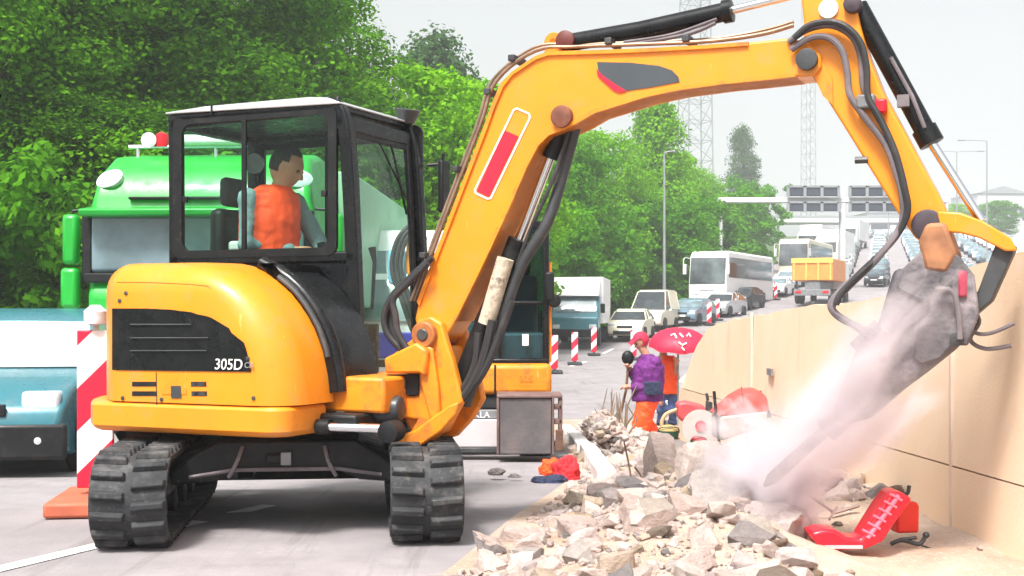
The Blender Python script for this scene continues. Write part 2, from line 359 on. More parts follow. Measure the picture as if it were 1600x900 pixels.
slabs = [  # px, py(centre), Y, half sizes, rotation (x,y,z), label
    (1105, 800, 7.9, (.17, .14, .13), (.2, .25, .3), 'large rounded pale concrete boulder in the middle of the rubble heap'),
    (1035, 755, 8.6, (.08, .2, .14), (.5, .1, .1), 'upright white concrete slab left of the large boulder'),
    (1090, 752, 8.9, (.26, .12, .07), (.1, .05, .1), 'flat cream slab lying behind the large boulder'),
    (1140, 840, 7.2, (.20, .16, .10), (.3, -.5, .5), 'ribbed pinkish slab leaning in front of the large boulder'),
    (1168, 790, 7.7, (.10, .16, .17), (.2, .1, -.3), 'grey broken concrete block half hidden by the dust'),
    (1215, 868, 6.8, (.16, .14, .08), (.1, -.1, .8), 'brown cracked concrete slab below the dust cloud'),
    (1010, 868, 6.9, (.12, .1, .07), (.2, .2, .2), 'pale pink concrete lump at the lower edge of the rubble heap'),
    (765, 872, 6.75, (.085, .08, .055), (.1, .2, .4), 'lone pale rock on the asphalt right of the excavator track'),
    (1075, 724, 10.2, (.17, .12, .05), (.1, .1, .2), 'pink flat slab in front of the worker'),
    (1070, 697, 11.4, (.17, .14, .06), (.15, .1, .4), 'light grey slab behind the pink slab'),
    (1000, 808, 7.9, (.1, .09, .07), (.3, .2, .9), 'reddish brick coloured lump left of the large boulder'),
    (905, 852, 7.1, (.12, .1, .06), (.2, .1, 1.2), 'cream concrete lump at the left foot of the rubble heap'),
    (1190, 850, 7.3, (.09, .06, .1), (.5, .4, .1), 'small tilted pale slab under the dust cloud'),
    (1150, 700, 10.6, (.2, .12, .05), (.1, -.1, .1), 'grey slab under the tub with the red cover'),
]
for i, (px, py, Y, hs, rot, lab) in enumerate(slabs):
    hs = tuple(h * 1.2 for h in hs) if i != 7 else hs
    bm = chunk_bm(*hs, 26, 100 + i, .75)
    bmesh.ops.subdivide_edges(bm, edges=bm.edges[:], cuts=3, use_grid_fill=True)
    for v in bm.verts:
        v.co += Vector((1, 1, 1)) * 0 + v.co.normalized() * (.03 * noise.noise(v.co * 9 + Vector((i, 0, 0))) + .012 * noise.noise(v.co * 30))
    o = finish('concrete_slab', bm, ROCKM, ang=30); p = at(px, py, Y); gz = zg(Y) + mound(p.x, Y)
    p.z = max(min(p.z, gz + hs[2] * 1.3), gz + hs[2] * .3) if i != 7 else zg(Y) + .04
    o.location = p; o.rotation_euler = rot
    tag(o, lab, 'concrete slab', 'broken concrete slabs in the rubble')

rs = random.Random(11)
for i in range(26):
    y = rs.uniform(6.4, 12); x = rs.uniform(max(xl_r(y) + .35, .5), min(WX(y) - .5, 1.95)); h_ = rs.uniform(.06, .15)
    if x > 1.2 and y < 7.6: x -= .7
    bm = chunk_bm(h_, h_ * rs.uniform(.6, 1), h_ * rs.uniform(.3, .6), 24, 300 + i, .7)
    bmesh.ops.subdivide_edges(bm, edges=bm.edges[:], cuts=2, use_grid_fill=True)
    for v in bm.verts: v.co += v.co.normalized() * (.02 * noise.noise(v.co * 11 + Vector((i, 5, 0))) + .008 * noise.noise(v.co * 35))
    o = finish('concrete_block', bm, ROCKM, ang=30); o.location = (x, y, zg(y) + mound(x, y) + h_ * .3); o.rotation_euler = (rs.uniform(-.6, .6), rs.uniform(-.6, .6), rs.uniform(0, 6))
    tag(o, 'medium broken concrete block lying in the rubble heap', 'concrete block', 'medium concrete blocks in the rubble')
# reinforcing bars and splintered roots sticking out of the heap
RUST = mat('rusty_bar', (.12, .06, .04), .8, var=.4, bump=.4)
rebar = [((985, 850, 7.4), (975, 690, 8.6)), ((1165, 742, 9.3), (1158, 605, 10.6)), ((1000, 780, 8.3), (992, 730, 8.4))]
for i, (a, b_) in enumerate(rebar):
    bm = B(); a = at(*a); b_ = at(*b_); mid = (a + b_) / 2 + Vector((.03, 0, .02)); a.z = min(a.z, zg(a.y) + mound(a.x, a.y) + .0) - .03
    tube(bm, smoothpath([a, mid, b_]), .006 if i != 1 else .005, 6)
    tag(finish('reinforcing_bar', bm, RUST), 'rusty bar bent upwards out of the rubble heap' if i != 1 else 'thin wire marker standing before the concrete wall behind the red covered tub', 'rebar', 'bars sticking out of the rubble' if i != 1 else None)
bm = B()
for i in range(22):
    p = at(random.gauss(962, 10), 0, random.uniform(15, 17)); p.z = zg(p.y) + random.uniform(0, .15)
    q = p + Vector((random.gauss(0, .12), random.gauss(0, .1), random.uniform(.2, .6)))
    tube(bm, [p, (p + q) / 2 + Vector((random.gauss(0, .04), 0, 0)), q], [.018, .012, .004], 5)
tag(finish('debris', bm, mat('splintered_root', (.24, .17, .12), .9, var=.4, scale=9)), 'tangle of brown roots and wire left of the purple clad worker', 'debris', kind='stuff')
def rub2():
    y = random.uniform(12.5, 17); x = random.uniform(.85, .086 * y)
    return x, y, zg(y) + random.uniform(0, .36) * math.exp(-((x - .070 * y) / .3) ** 2), random.uniform(.02, .075)
scatter('rubble', 900, rub2, ROCKM, 'smaller grey heap of broken concrete behind the white kerb')

# white kerb along the trench edge
KERBM = mat('kerb_concrete', (.66, .62, .6), .8, var=.12, scale=5, bump=.5, bscale=30, dirt=(.4, .34, .3), damt=.5)
k = empty('kerb', (0, 0, 0), 0, 'pale concrete kerb running from the red bag towards the second excavator', 'kerb')
for i in range(8):
    y0 = 9.9 + i * 1.02; bm = B(); x0 = .66 + (i % 3) * .012
    vs = box(bm, x0, x0 + .15, y0, y0 + 1.0, zg(y0) - .05, zg(y0) + .13)
    for v in vs:
        if v.co.y > y0 + .5: v.co.z += zg(y0 + 1) - zg(y0)
    finish('kerb_stone', bm, KERBM, k, .015)

# ------------------------------------------------------------------ long concrete wall
WALLM = groundmat('ochre_concrete', (.80, .60, .42), (.84, .65, .48), (.74, .54, .37), 1.1, .7, .10, .8)
stained(EARTH, 30, (.60, .52, .45), .7, .56, .64); stained(EARTH, 12, (.22, .16, .11), .6, .58, .7)
stained(WALLM, 2.2, (.52, .38, .27), .45, .58, .72, (1, 1.6, .35)); stained(WALLM, 7, (.78, .68, .58), .5, .57, .7); stained(WALLM, 28, (.36, .26, .19), .5, .66, .72)
wall = empty('concrete_wall', (WX(10), 10, 0), 0, 'long pale ochre concrete wall with a broken far end right of the rubble', 'wall')
def wx_pt(y, z, off=0): return (WX(y) - WX(10) + off, y - 10, z)
topk = [(3.0, 1.72), (6.0, 1.60), (6.9, 1.57), (8.2, 1.42), (9.2, 1.34), (9.8, 1.35), (10.7, 1.31), (11.6, 1.26), (12.4, 1.23), (13.3, 1.17), (13.9, 1.10), (14.25, .95), (14.6, .80), (14.85, .62), (15.1, .50), (15.3, .2)]
def wallslab(z0, zt, gap):
    bm = B(); a = []
    for y in np.arange(3.0, 15.31, .12):
        t = min(zt, lerpk(topk, y) + .025 * noise.noise(Vector((y * 3.1, 0, 5))) * (1 if zt > 1 else 0))
        if t <= z0 + .01: continue
        a.append([bm.verts.new(wx_pt(y, z0, 0)), bm.verts.new(wx_pt(y, t, gap)), bm.verts.new(wx_pt(y, t, .24)), bm.verts.new(wx_pt(y, z0, .24))])
    for p, q in zip(a, a[1:]):
        for i in range(4): bm.faces.new((p[i], p[(i + 1) % 4], q[(i + 1) % 4], q[i]))
    bm.faces.new(a[0]); bm.faces.new(a[-1][::-1]); return bm
finish('lower_course', wallslab(-.6, .385, 0), WALLM, wall)
finish('upper_course', wallslab(.395, 9, .03), WALLM, wall)
bm = B()
for y in (7.4, 11.9): box(bm, -.006, .02, -.012, .012, -.2, 1.28, M=Matrix.Translation((WX(y) - WX(10), y - 10, 0)))
finish('joint_strip', bm, mat('joint_filler', (.62, .5, .42), .8, var=.1), wall)
# dark plate bolted to the wall
bm = B(); p = at(1166, 581, 11.2); box(bm, -.02, .0, -.09, .09, -.03, .03, M=Matrix.Translation((WX(11.2) - WX(10) - .004, 1.2, p.z)))
finish('fixing_plate', bm, GREYM, wall)

# ------------------------------------------------------------------ trees
def leafmat(name, c1, c2, c3):
    m = bpy.data.materials.new(name); m.use_nodes = True
    n = m.node_tree.nodes; l = m.node_tree.links; n.remove(n['Principled BSDF'])
    tc = n.new('ShaderNodeTexCoord'); a = n.new('ShaderNodeTexNoise'); a.inputs['Scale'].default_value = .9; a.inputs['Detail'].default_value = 3
    l.new(tc.outputs['Object'], a.inputs['Vector'])
    r = n.new('ShaderNodeValToRGB'); r.color_ramp.elements[0].position = .35; r.color_ramp.elements[1].position = .66
    r.color_ramp.elements[0].color = (*c1, 1); r.color_ramp.elements[1].color = (*c2, 1); l.new(a.outputs[0], r.inputs[0])
    ge = n.new('ShaderNodeNewGeometry'); mx = n.new('ShaderNodeMixRGB'); mu = n.new('ShaderNodeMath'); mu.operation = 'MULTIPLY'; mu.inputs[1].default_value = .5
    l.new(ge.outputs['Random Per Island'], mu.inputs[0]); l.new(mu.outputs[0], mx.inputs[0]); l.new(r.outputs[0], mx.inputs[1]); mx.inputs[2].default_value = (*c3, 1)
    d = n.new('ShaderNodeBsdfDiffuse'); t = n.new('ShaderNodeBsdfTranslucent'); l.new(mx.outputs[0], d.inputs[0]); l.new(mx.outputs[0], t.inputs[0])
    ms = n.new('ShaderNodeMixShader'); ms.inputs[0].default_value = .4; l.new(d.outputs[0], ms.inputs[1]); l.new(t.outputs[0], ms.inputs[2])
    l.new(ms.outputs[0], n['Material Output'].inputs[0]); return m
LEAFD = leafmat('foliage_dark', (.016, .06, .005), (.075, .23, .008), (.13, .33, .012))
LEAFB = leafmat('foliage_bright', (.11, .32, .008), (.20, .48, .012), (.26, .52, .02))
LEAFM2 = leafmat('foliage_fresh', (.04, .15, .006), (.13, .36, .010), (.18, .42, .015))
LEAFM = leafmat('foliage_mid', (.05, .19, .008), (.11, .34, .012), (.15, .38, .02))
LEAFG = leafmat('foliage_grey', (.045, .11, .035), (.075, .17, .05), (.10, .19, .06))
BARK = mat('bark', (.06, .05, .035), .9, var=.4, scale=8, bump=.8, bscale=15)
def crown_mesh(name, shape, nclump, nleaf, leaf, m, seed):
    """crown of height 1 (z 0..1), half-width shape(z); clumps of small leaf quads with gaps between them"""
    rg = np.random.RandomState(seed); V = []
    for c in range(nclump):
        z = rg.uniform(.02, .97); wd = shape(z); ang = rg.uniform(0, 2 * np.pi); rr = wd * np.sqrt(rg.uniform(.05, 1.)) * rg.uniform(.82, 1.08)
        cx, cy = rr * np.cos(ang), rr * np.sin(ang); cr = rg.uniform(.045, .105)
        d = rg.normal(size=(nleaf, 3)); d /= np.linalg.norm(d, axis=1)[:, None]
        p = d * (cr * rg.uniform(.25, 1.0, (nleaf, 1)) ** .6) * np.array((1.25, 1.25, .75)) + np.array((cx, cy, z))
        p[:, 2] -= .25 * np.hypot(p[:, 0] - cx, p[:, 1] - cy)
        nn = d + rg.normal(size=(nleaf, 3)) * .7 + np.array((0, 0, .5)); nn /= np.linalg.norm(nn, axis=1)[:, None]
        t = np.cross(nn, rg.normal(size=(nleaf, 3))); t /= np.linalg.norm(t, axis=1)[:, None]; b = np.cross(nn, t)
        s = leaf * rg.uniform(.6, 1.3, (nleaf, 1))
        q = np.stack([p - t * s, p - b * s * .6 + t * s * .1, p + t * s, p + b * s * .6 + t * s * .1], 1); V.append(q.reshape(-1, 3))
    V = np.concatenate(V); nf = len(V) // 4
    me = bpy.data.meshes.new(name); me.vertices.add(len(V)); me.vertices.foreach_set('co', V.astype(np.float32).ravel())
    me.loops.add(nf * 4); me.loops.foreach_set('vertex_index', np.arange(nf * 4, dtype=np.int32))
    me.polygons.add(nf); me.polygons.foreach_set('loop_start', np.arange(0, nf * 4, 4, dtype=np.int32)); me.polygons.foreach_set('loop_total', np.full(nf, 4, dtype=np.int32))
    me.update(); me.validate(); me.materials.append(m); return me
rnd_shape = lambda z: .42 * math.sqrt(max(0, 1 - ((z - .45) / .56) ** 2)) * (1 + .15 * math.sin(z * 17))
pop_shape = lambda z: .17 * (1 - z) ** .55 * (.5 + min(z * 5, .5)) + .015
con_shape = lambda z: .30 * (1 - z) ** .8 * min(1, .4 + z * 4) + .02
CM = {'dark': crown_mesh('crown', rnd_shape, 300, 330, .0066, LEAFD, 1), 'dark2': crown_mesh('crown', rnd_shape, 300, 330, .0066, LEAFM2, 5),
      'bright': crown_mesh('crown', rnd_shape, 240, 120, .012, LEAFB, 2), 'mid': crown_mesh('crown', rnd_shape, 240, 120, .012, LEAFM, 3),
      'poplar': crown_mesh('crown', pop_shape, 170, 110, .010, LEAFG, 4), 'cone': crown_mesh('crown', con_shape, 240, 110, .010, LEAFB, 6),
      'greycone': crown_mesh('crown', con_shape, 160, 90, .011, LEAFG, 8)}
def tree(name, px, Y, ytop, kind, wscale, label, zb=None, base=.12, group='trees along the motorway'):
    x = (px - 800) / F * Y; z0 = zg(Y) if zb is None else zb; H = CH + (HZ - ytop) / F * Y - z0
    t = empty(name, (x, Y, z0), random.uniform(0, 6.28), label, 'tree', group)
    me = CM[kind]; c = bpy.data.objects.new('crown', me); COL.objects.link(c); c.parent = t
    c.location = (0, 0, H * base); hh = H * (1 - base); c.scale = (hh * wscale, hh * wscale, hh)
    bm = B(); tube(bm, smoothpath([(0, 0, -.3), (.1, .05, H * .3), (-.08, .1, H * .6), (.05, 0, H * .88)]), [max(.02, H * .018 * (1 - i / 19)) for i in range(19)], 9)
    for i in range(9):
        z = H * random.uniform(.2, .75); a = random.uniform(0, 6.28); ln = H * .2 * wscale * random.uniform(.7, 1.3) * (.35 if kind in ('poplar', 'cone', 'greycone') else 1); z = min(z, H * .6)
        tube(bm, [(0, 0, z), (math.cos(a) * ln * .5, math.sin(a) * ln * .5, z + ln * .35), (math.cos(a) * ln, math.sin(a) * ln, z + ln)], [H * .008, H * .005, H * .002], 6)
    finish('trunk', bm, BARK, t); return t
TD = [
 # big dark trees on the left
 ('broadleaf_tree', 60, 34, -160, 'dark', 1.25, 'huge dark green tree at the left edge of the photo'),
 ('broadleaf_tree', 215, 38, -190, 'dark', 1.2, 'tall dark tree behind the green lorry'),
 ('broadleaf_tree', 330, 42, -120, 'dark2', 1.15, 'tall mid green tree rising above the excavator cab'),
 ('broadleaf_tree', 455, 47, 0, 'dark', 1.05, 'dark tree whose rounded right edge meets the sky above the cab'),
 ('broadleaf_tree', -90, 30, -150, 'dark2', 1.2, 'green tree beyond the left margin'),
 ('broadleaf_tree', 130, 30, 150, 'dark', 1.5, 'dark undergrowth tree behind the green lorry mirror'),
 ('broadleaf_tree', 330, 36, 120, 'dark', 1.5, 'dark lower tree seen between lorry roof and cab roof'),
 ('broadleaf_tree', 30, 46, -60, 'dark2', 1.3, 'paler tree filling the gap at the top left'),
 # bright trees behind the cab
 ('broadleaf_tree', 640, 44, 105, 'bright', 1.05, 'bright yellow green tree behind the cab windscreen'),
 ('broadleaf_tree', 725, 50, 128, 'bright', 1.0, 'bright green tree left of the raised boom'),
 ('poplar_tree', 683, 84, 38, 'greycone', 1.15, 'grey green pointed tree towering over the bright trees behind the cab'),
 ('broadleaf_tree', 570, 42, 215, 'dark2', 1.1, 'mid green tree seen through the cab windscreen'),
 ('broadleaf_tree', 790, 60, 215, 'mid', 1.1, 'mid green tree behind the boom cylinder'),
 ('broadleaf_tree', 690, 50, 260, 'bright', 1.3, 'low bright tree seen under the boom'),
 # centre group
 ('broadleaf_tree', 868, 70, 215, 'mid', 1.05, 'green tree right of the boom cylinder rod'),
 ('broadleaf_tree', 940, 84, 200, 'bright', .9, 'bright tree behind the box lorry'),
 ('conifer_tree', 1025, 98, 150, 'cone', 1.05, 'tall bright pointed tree left of the lattice mast'),
 ('broadleaf_tree', 975, 90, 290, 'mid', 1.3, 'low green tree behind the box lorry trailer'),
 ('broadleaf_tree', 1055, 112, 235, 'bright', .72, 'bright tree at the foot of the lattice mast'),
 ('poplar_tree', 1160, 216, 192, 'greycone', .85, 'grey green pointed tree beside the road sign gantry'),
 ('broadleaf_tree', 1085, 125, 262, 'bright', .9, 'bright tree behind the coach'),
 ('broadleaf_tree', 1045, 100, 340, 'dark2', 1.5, 'dark thicket tree behind the left of the coach'),
 ('broadleaf_tree', 1115, 112, 345, 'dark', 1.4, 'darkest tree low behind the coach roof'),
 ('broadleaf_tree', 880, 74, 330, 'mid', 1.6, 'low green tree directly above the box lorry'),
 ('broadleaf_tree', 1490, 240, 318, 'bright', 1.6, 'small bright tree beyond the arm of the excavator'),
 ('broadleaf_tree', 1560, 230, 312, 'mid', 1.6, 'small green tree at the right margin'),
 
]
for t in TD: tree(*t)
# low shrubs closing the tree foot along the verge
bm_m = crown_mesh('foliage', lambda z: .7, 200, 110, .02, LEAFM, 12)
for i, (y, lab) in enumerate([(28, 'verge shrub by the green lorry'), (37, 'verge shrub behind the second excavator'), (46, 'verge shrub left of the box lorry'), (56, 'verge shrub right behind the box lorry'), (66, 'verge shrub beside the pale van'), (76, 'verge shrub beside the blue car'), (87, 'verge shrub beside the coach'), (99, 'verge shrub past the coach'), (112, 'verge shrub by the tree under the gantry'), (128, 'verge shrub beside the far traffic'), (146, 'farthest verge shrub')]):
    o = bpy.data.objects.new('shrub', bm_m); COL.objects.link(o); o.location = (XL(y) - 4.5, y, zg(y) - .3); s = 4.2 + y * .03; o.scale = (s, s * 1.3, s * 1.1)
    o.rotation_euler = (0, 0, i * 1.3); tag(o, 'green ' + lab, 'shrub', 'shrubs along the verge')

# ------------------------------------------------------------------ far structures
GALV = mat('galvanised_steel', (.26, .28, .29), .5, .2, var=.1)
PALE = mat('pale_concrete', (.55, .56, .57), .8, var=.05)
def lamp_post(px, ytop, Y, arms, label):
    x = (px - 800) / F * Y; t = at(px, ytop, Y); g = empty('street_lamp', (x, Y, zg(Y)), 0, label, 'street lamp', 'lamp posts along the motorway')
    h = t.z - zg(Y); bm = B(); tube(bm, [(0, 0, -.2), (0, 0, h * .5), (0, 0, h)], [.11, .08, .055], 10); finish('post', bm, GALV, g)
    for a in arms:
        bm = B(); tube(bm, smoothpath([(0, 0, h - .05), (a * .3, 0, h + .02), (a, 0, h + .06)]), .04, 8); finish('arm', bm, GALV, g)
        bm = B(); box(bm, min(a, a * 1.35), max(a, a * 1.35), -.13, .13, h - .01, h + .11); finish('lamp_head', bm, GALV, g, .03)
lamp_post(1038, 238, 72, [.45], 'thin lamp post in front of the tall pointed tree')
lamp_post(692, 192, 58, [.5], 'lamp post left of the excavator boom')
lamp_post(1495, 237, 150, [-1.8, 2.4], 'two armed lamp post right of the excavator arm')
lamp_post(1542, 220, 130, [-2.2], 'lamp post at the right edge of the photo')
lamp_post(1388, 250, 190, [-1.5, 1.5], 'far two armed lamp post left of the excavator arm')
def lattice(px, Y, w0, w1, h, label, base=None):
    x = (px - 800) / F * Y; g = empty('lattice_mast', (x, Y, zg(Y)), .3, label, 'mast')
    bm = B(); N = int(h / 3.2)
    def c(i, k):
        t = i / N; wd = (w0 + (w1 - w0) * t) / 2; return Vector(((-wd, wd, wd, -wd)[k], (-wd, -wd, wd, wd)[k], h * t))
    for k in range(4): tube(bm, [c(0, k), c(N, k)], .11, 6)
    finish('legs', bm, GALV, g); bm = B()
    for i in range(N):
        for k in range(4):
            tube(bm, [c(i, k), c(i + 1, (k + 1) % 4)], .05, 4); tube(bm, [c(i, (k + 1) % 4), c(i + 1, k)], .05, 4); tube(bm, [c(i, k), c(i, (k + 1) % 4)], .05, 4)
    finish('bracing', bm, GALV, g)
lattice(1086, 210, 4.6, 2.9, 75, 'tall steel lattice mast rising behind the trees')
lattice(1263, 330, 2.8, 2.4, 64, 'thin far lattice mast behind the gantry signs')
# sign gantry
Yg = 104; gp = at(1316, 396, Yg); g = empty('sign_gantry', (gp.x, Yg, zg(Yg)), 0, 'grey overhead gantry with dark sign panels across the motorway', 'gantry')
zz = lambda py: CH + (HZ - py) / F * Yg - zg(Yg)
xx = lambda px: (px - 800) / F * Yg - gp.x
bm = B(); box(bm, xx(1122), xx(1480), -.35, .35, zz(317), zz(309)); finish('beam', bm, PALE, g, .05)
for xc in (1316, 1126, 1478):
    bm = B(); box(bm, xx(xc - (4 if xc == 1316 else 2)), xx(xc + (4 if xc == 1316 else 2)), -.3, .3, -.5, zz(292) if xc == 1316 else zz(310)); finish('column', bm, PALE, g, .05)
SIGN = mat('sign_panel_dark', (.04, .05, .07), .5, var=.1)
for a, b_ in ((1228, 1307), (1324, 1404)):
    for y0, y1 in ((307.5, 294), (331, 318.5)):
        bm = B(); box(bm, xx(a), xx(b_), -.75, -.38, zz(y0), zz(y1)); s = finish('sign_panel', bm, SIGN, g, .03)
        bm = B()
        for q in range(4):
            xq = xx(a) + (xx(b_) - xx(a)) * q / 3; box(bm, xq - .12, xq + .12, -.82, -.753, zz(y0) - .1, zz(y1) + .1)
        box(bm, xx(a), xx(b_), -.82, -.753, zz(y1) - .02, zz(y1) + .14); finish('sign_frame', bm, GALV, s)
# distant road bridge and pale halls
br = empty('road_bridge', (at(1320, 360, 300).x, 300, zg(300)), 0, 'pale hazy road bridge across the motorway beyond the gantry', 'bridge')
bm = B(); box(bm, -28, 40, -4, 4, 3.6, 4.5); finish('deck', bm, PALE, br, .1)
bm = B(); [box(bm, -28, 40, s * 3.8 - .1, s * 3.8 + .1, 4.52, 5.2) for s in (-1, 1)]; finish('parapet', bm, GALV, br)
for x in (-18, 4, 27): bm = B(); box(bm, x - 1, x + 1, -3, 3, -1, 3.59); finish('pier', bm, PALE, br)
HALL = mat('hall_cladding', (.48, .50, .52), .7, var=.05)
for px, y0, w_, h_, lab in ((1440, 360, 38, 8, 'pale grey hall on the far hill behind the lamp posts'), (1545, 350, 14, 13, 'dark hall at the right edge of the far hill')):
    hb = empty('industrial_hall', (at(px, 0, y0).x, y0, zg(y0) - .5), .1, lab, 'hall'); bm = B(); box(bm, -w_ / 2, w_ / 2, -8, 8, 0, h_); finish('wall', bm, HALL, hb)
    bm = B(); prism(bm, [(-w_ / 2 - .5, h_ + .003), (0, h_ + 2), (w_ / 2 + .5, h_ + .003)], -8.4, 8.4); finish('roof', bm, GALV, hb)
    for q in range(5): bm = B(); xc = -w_ * .4 + q * w_ * .2; box(bm, xc - w_ * .07, xc + w_ * .07, -8.08, -8.003, h_ * .45, h_ * .7); finish('window', bm, WINDOW, hb)

# ------------------------------------------------------------------ vehicles (local +x is the front)
def wheel(parent, x, y, r, wd, z=None):
    bm = B(); s = 1 if y > 0 else -1
    lathe(bm, [(r * .62, 0), (r * .9, 0), (r, wd * .15), (r, wd * .85), (r * .9, wd), (r * .62, wd)], (x, y, r), (0, s, 0)); t = finish('wheel', bm, TYRE, parent)
    bm = B(); lathe(bm, [(r * .6, wd * .3), (r * .62, wd * .96), (r * .5, wd * .8), (r * .15, wd * .9), (r * .05, wd * .95)], (x, y, r), (0, s, 0), 16); finish('rim', bm, RIM, t)
def car(loc, rz, paint, label, group=None, L=4.3, W=1.76, H=1.43, van=False, winm=None, kind='car'):
    g = empty('parked_car' if kind == 'car' else kind, loc, rz, label, 'van' if van else 'car', group)
    h = L / 2; wh = W / 2; winm = winm or WINDOW; zb = .95 if not van else 1.05
    def hw(x, z):
        t = abs(x) / h; return wh * (1 - .10 * max(0, t - .72) / .28) * (1 - .05 * max(0, .55 - z) / .3) * (1 - .06 * max(0, z - .7) / .3)
    if not van:
        low = [(-h, .32), (-h * 1.0, .62), (-h * .97, .88), (-h * .8, .97), (-h * .3, .98), (h * .28, .96), (h * .45, .93), (h * .72, .86), (h * .9, .76), (h * .985, .62), (h, .5), (h * .99, .28), (h * .8, .2), (-h * .9, .2)]
        gh = [(-h * .84, .95), (-h * .66, 1.26), (-h * .45, H - .03), (-h * .1, H), (h * .12, H - .04), (h * .24, H - .12), (h * .52, .92)]
    else:
        low = [(-h, .35), (-h, 1.05), (h * .5, 1.08), (h * .62, 1.0), (h * .9, .88), (h * .99, .65), (h, .3), (h * .8, .22), (-h * .9, .22)]
        gh = [(-h * .99, 1.03), (-h * .96, H - .06), (-h * .85, H), (h * .05, H), (h * .25, H - .1), (h * .62, 1.0)]
    bm = B(); prism(bm, low, lambda x, z: -hw(x, z), lambda x, z: hw(x, z)); finish('body', bm, paint, g, .05, 3)
    tw = lambda x, z: wh * (.93 - .2 * (z - zb) / (H - zb))
    bm = B(); prism(bm, gh, lambda x, z: -tw(x, z), lambda x, z: tw(x, z)); finish('windows', bm, winm, g, .03)
    zt = H - .06; top = [p for p in gh if p[1] > H - .14]; bm = B()
    prism(bm, [(p[0], p[1] + .008) for p in top] + [(top[-1][0], top[-1][1] - .03), (top[0][0], top[0][1] - .03)], lambda x, z: -tw(x, H) - .012, lambda x, z: tw(x, H) + .012)
    for s in (-1, 1):                                   # pillars
        for (a, b_) in ((gh[-1], gh[-2]), (gh[0], gh[1]), ((-h * .05, zb), (-h * .05, H - .02))):
            tube(bm, [(a[0], s * tw(0, a[1]) * 1.005, a[1]), (b_[0], s * tw(0, b_[1]) * 1.005, b_[1])], .03, 6)
    if van: prism(bm, [(-h * .97, 1.04), (-h * .94, H - .05), (-h * .1, H - .05), (-h * .1, 1.04)], lambda x, z: -tw(x, z) - .01, lambda x, z: tw(x, z) + .01)
    finish('roof', bm, paint, g, .01)
    for s in (-1, 1):
        for x in (-h * .62, h * .62): wheel(g, x, s * (wh - .2), .31, .2)
        bm = B(); v = box(bm, h * .84, h * .975, s * (wh * .52), s * (wh * .86), .60, .76); finish('headlight', bm, LAMPG, g, .03)
        bm = B(); box(bm, h * .34, h * .40, s * (wh + .02), s * (wh + .16), .93, 1.06); finish('mirror', bm, paint, g, .03)
    bm = B(); box(bm, h * .99, h * 1.005, -wh * .6, wh * .6, .26, .44); box(bm, h * .985, h * 1.003, -wh * .4, wh * .4, .56, .66); finish('grille', bm, BLACK, g, .01)
    bm = B(); box(bm, h * 1.006, h * 1.012, -.26, .26, .42, .53); finish('number_plate', bm, PLATE, g)
    return g
def place(px, Y): x = (px - 800) / F * Y; return (x, Y, zg(Y))
# the nearest car, left of the excavator
nc = car((-4.74, 12.6, zg(12)), R(-84), TEAL, 'teal car with pale windscreen standing at the left edge beside the warning board', None, L=4.3, W=1.8, H=1.45, winm=mat('window_painted_sky', (.55, .6, .62), .05, var=.12, scale=1, spec=1.))  # pale window colour stands in for the reflected sky
for s in (-1, 1):
    bm = B(); lathe(bm, [(.05, 0), (.055, .02), (.03, .035)], (2.13, s * .62, .36), (1, 0, 0), 14); finish('fog_lamp', bm, LAMPG, nc)
bm = B(); box(bm, 2.1, 2.165, -.85, .85, .2, .50); finish('bumper', bm, BLACK, nc, .04)
SILV = mat('silver_paint', (.5, .52, .54), .3, .4, var=.05, coat=.4); BLUEG = mat('blue_grey_paint', (.16, .25, .32), .3, .3, coat=.4)
DKCAR = mat('anthracite_paint', (.04, .045, .05), .3, .2, coat=.4); PINKW = mat('pale_rose_paint', (.6, .5, .5), .35, coat=.3)
RD = R(-112)   # heading towards the camera along the bend
car(place(987, 60), R(-104), CREAM, 'pale cream car just right of the box lorry', None)
car(place(1022, 67), R(-108), CREAM, 'cream coloured van between box lorry and blue grey car', None, L=4.9, W=1.9, H=2.05, van=True, kind='parked_van')
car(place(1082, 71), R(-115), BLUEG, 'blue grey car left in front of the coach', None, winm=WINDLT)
car(place(1132, 78), R(-118), SILV, 'silver car right below the coach windscreen', None)
car(place(1163, 84), R(-118), DKCAR, 'dark car alongside the coach', None)
# traffic jam: near model copied with its parts
proto = {}
def far_car(x, y, rz, kind):
    z = zg(y)
    pal = {'white': WHITE, 'silver': SILV, 'dark': DKCAR, 'bluegrey': BLUEG}
    if 'p' not in proto: o = car((x, y, z), rz, WHITE, 'x', 'g', winm=WINDLT); proto['p'] = o; o2 = o
    else:
        o2 = copy_tree(proto['p']); o2.location = (x, y, z); o2.rotation_euler = (0, 0, rz)
    for c in o2.children:
        if c.name.split('.')[0] in ('body', 'roof', 'mirror'):
            c.material_slots[0].link = 'OBJECT'; c.material_slots[0].material = pal[kind]
    return o2
names = {'white': 'white', 'silver': 'silver', 'dark': 'dark', 'bluegrey': 'blue grey'}
rj = random.Random(3)
for lane, (dx, y0, y1, step) in enumerate([(5.2, 96, 260, 9), (8.8, 98, 262, 8.5), (12.4, 108, 262, 8.6), (20.5, 66, 262, 9.5), (16.8, 88, 262, 8.2), (24.2, 58, 262, 6.6), (27.9, 60, 262, 6.6), (31.6, 70, 262, 6.8)]):
    y = y0
    while y < y1:
        x = XL(y) + dx; kd = rj.choice(['white', 'white', 'silver', 'silver', 'bluegrey', 'dark', 'white'])
        o = far_car(x, y, R(-113) if lane < 3 else R(67), kd)
        side = 'oncoming queue left of the orange tipper' if lane < 3 else 'traffic beyond the concrete wall'
        o['label'] = f'far {names[kd]} car in the {side}'; o['group'] = f'far {names[kd]} cars in the {side}'
        y += step * rj.uniform(.85, 1.25)
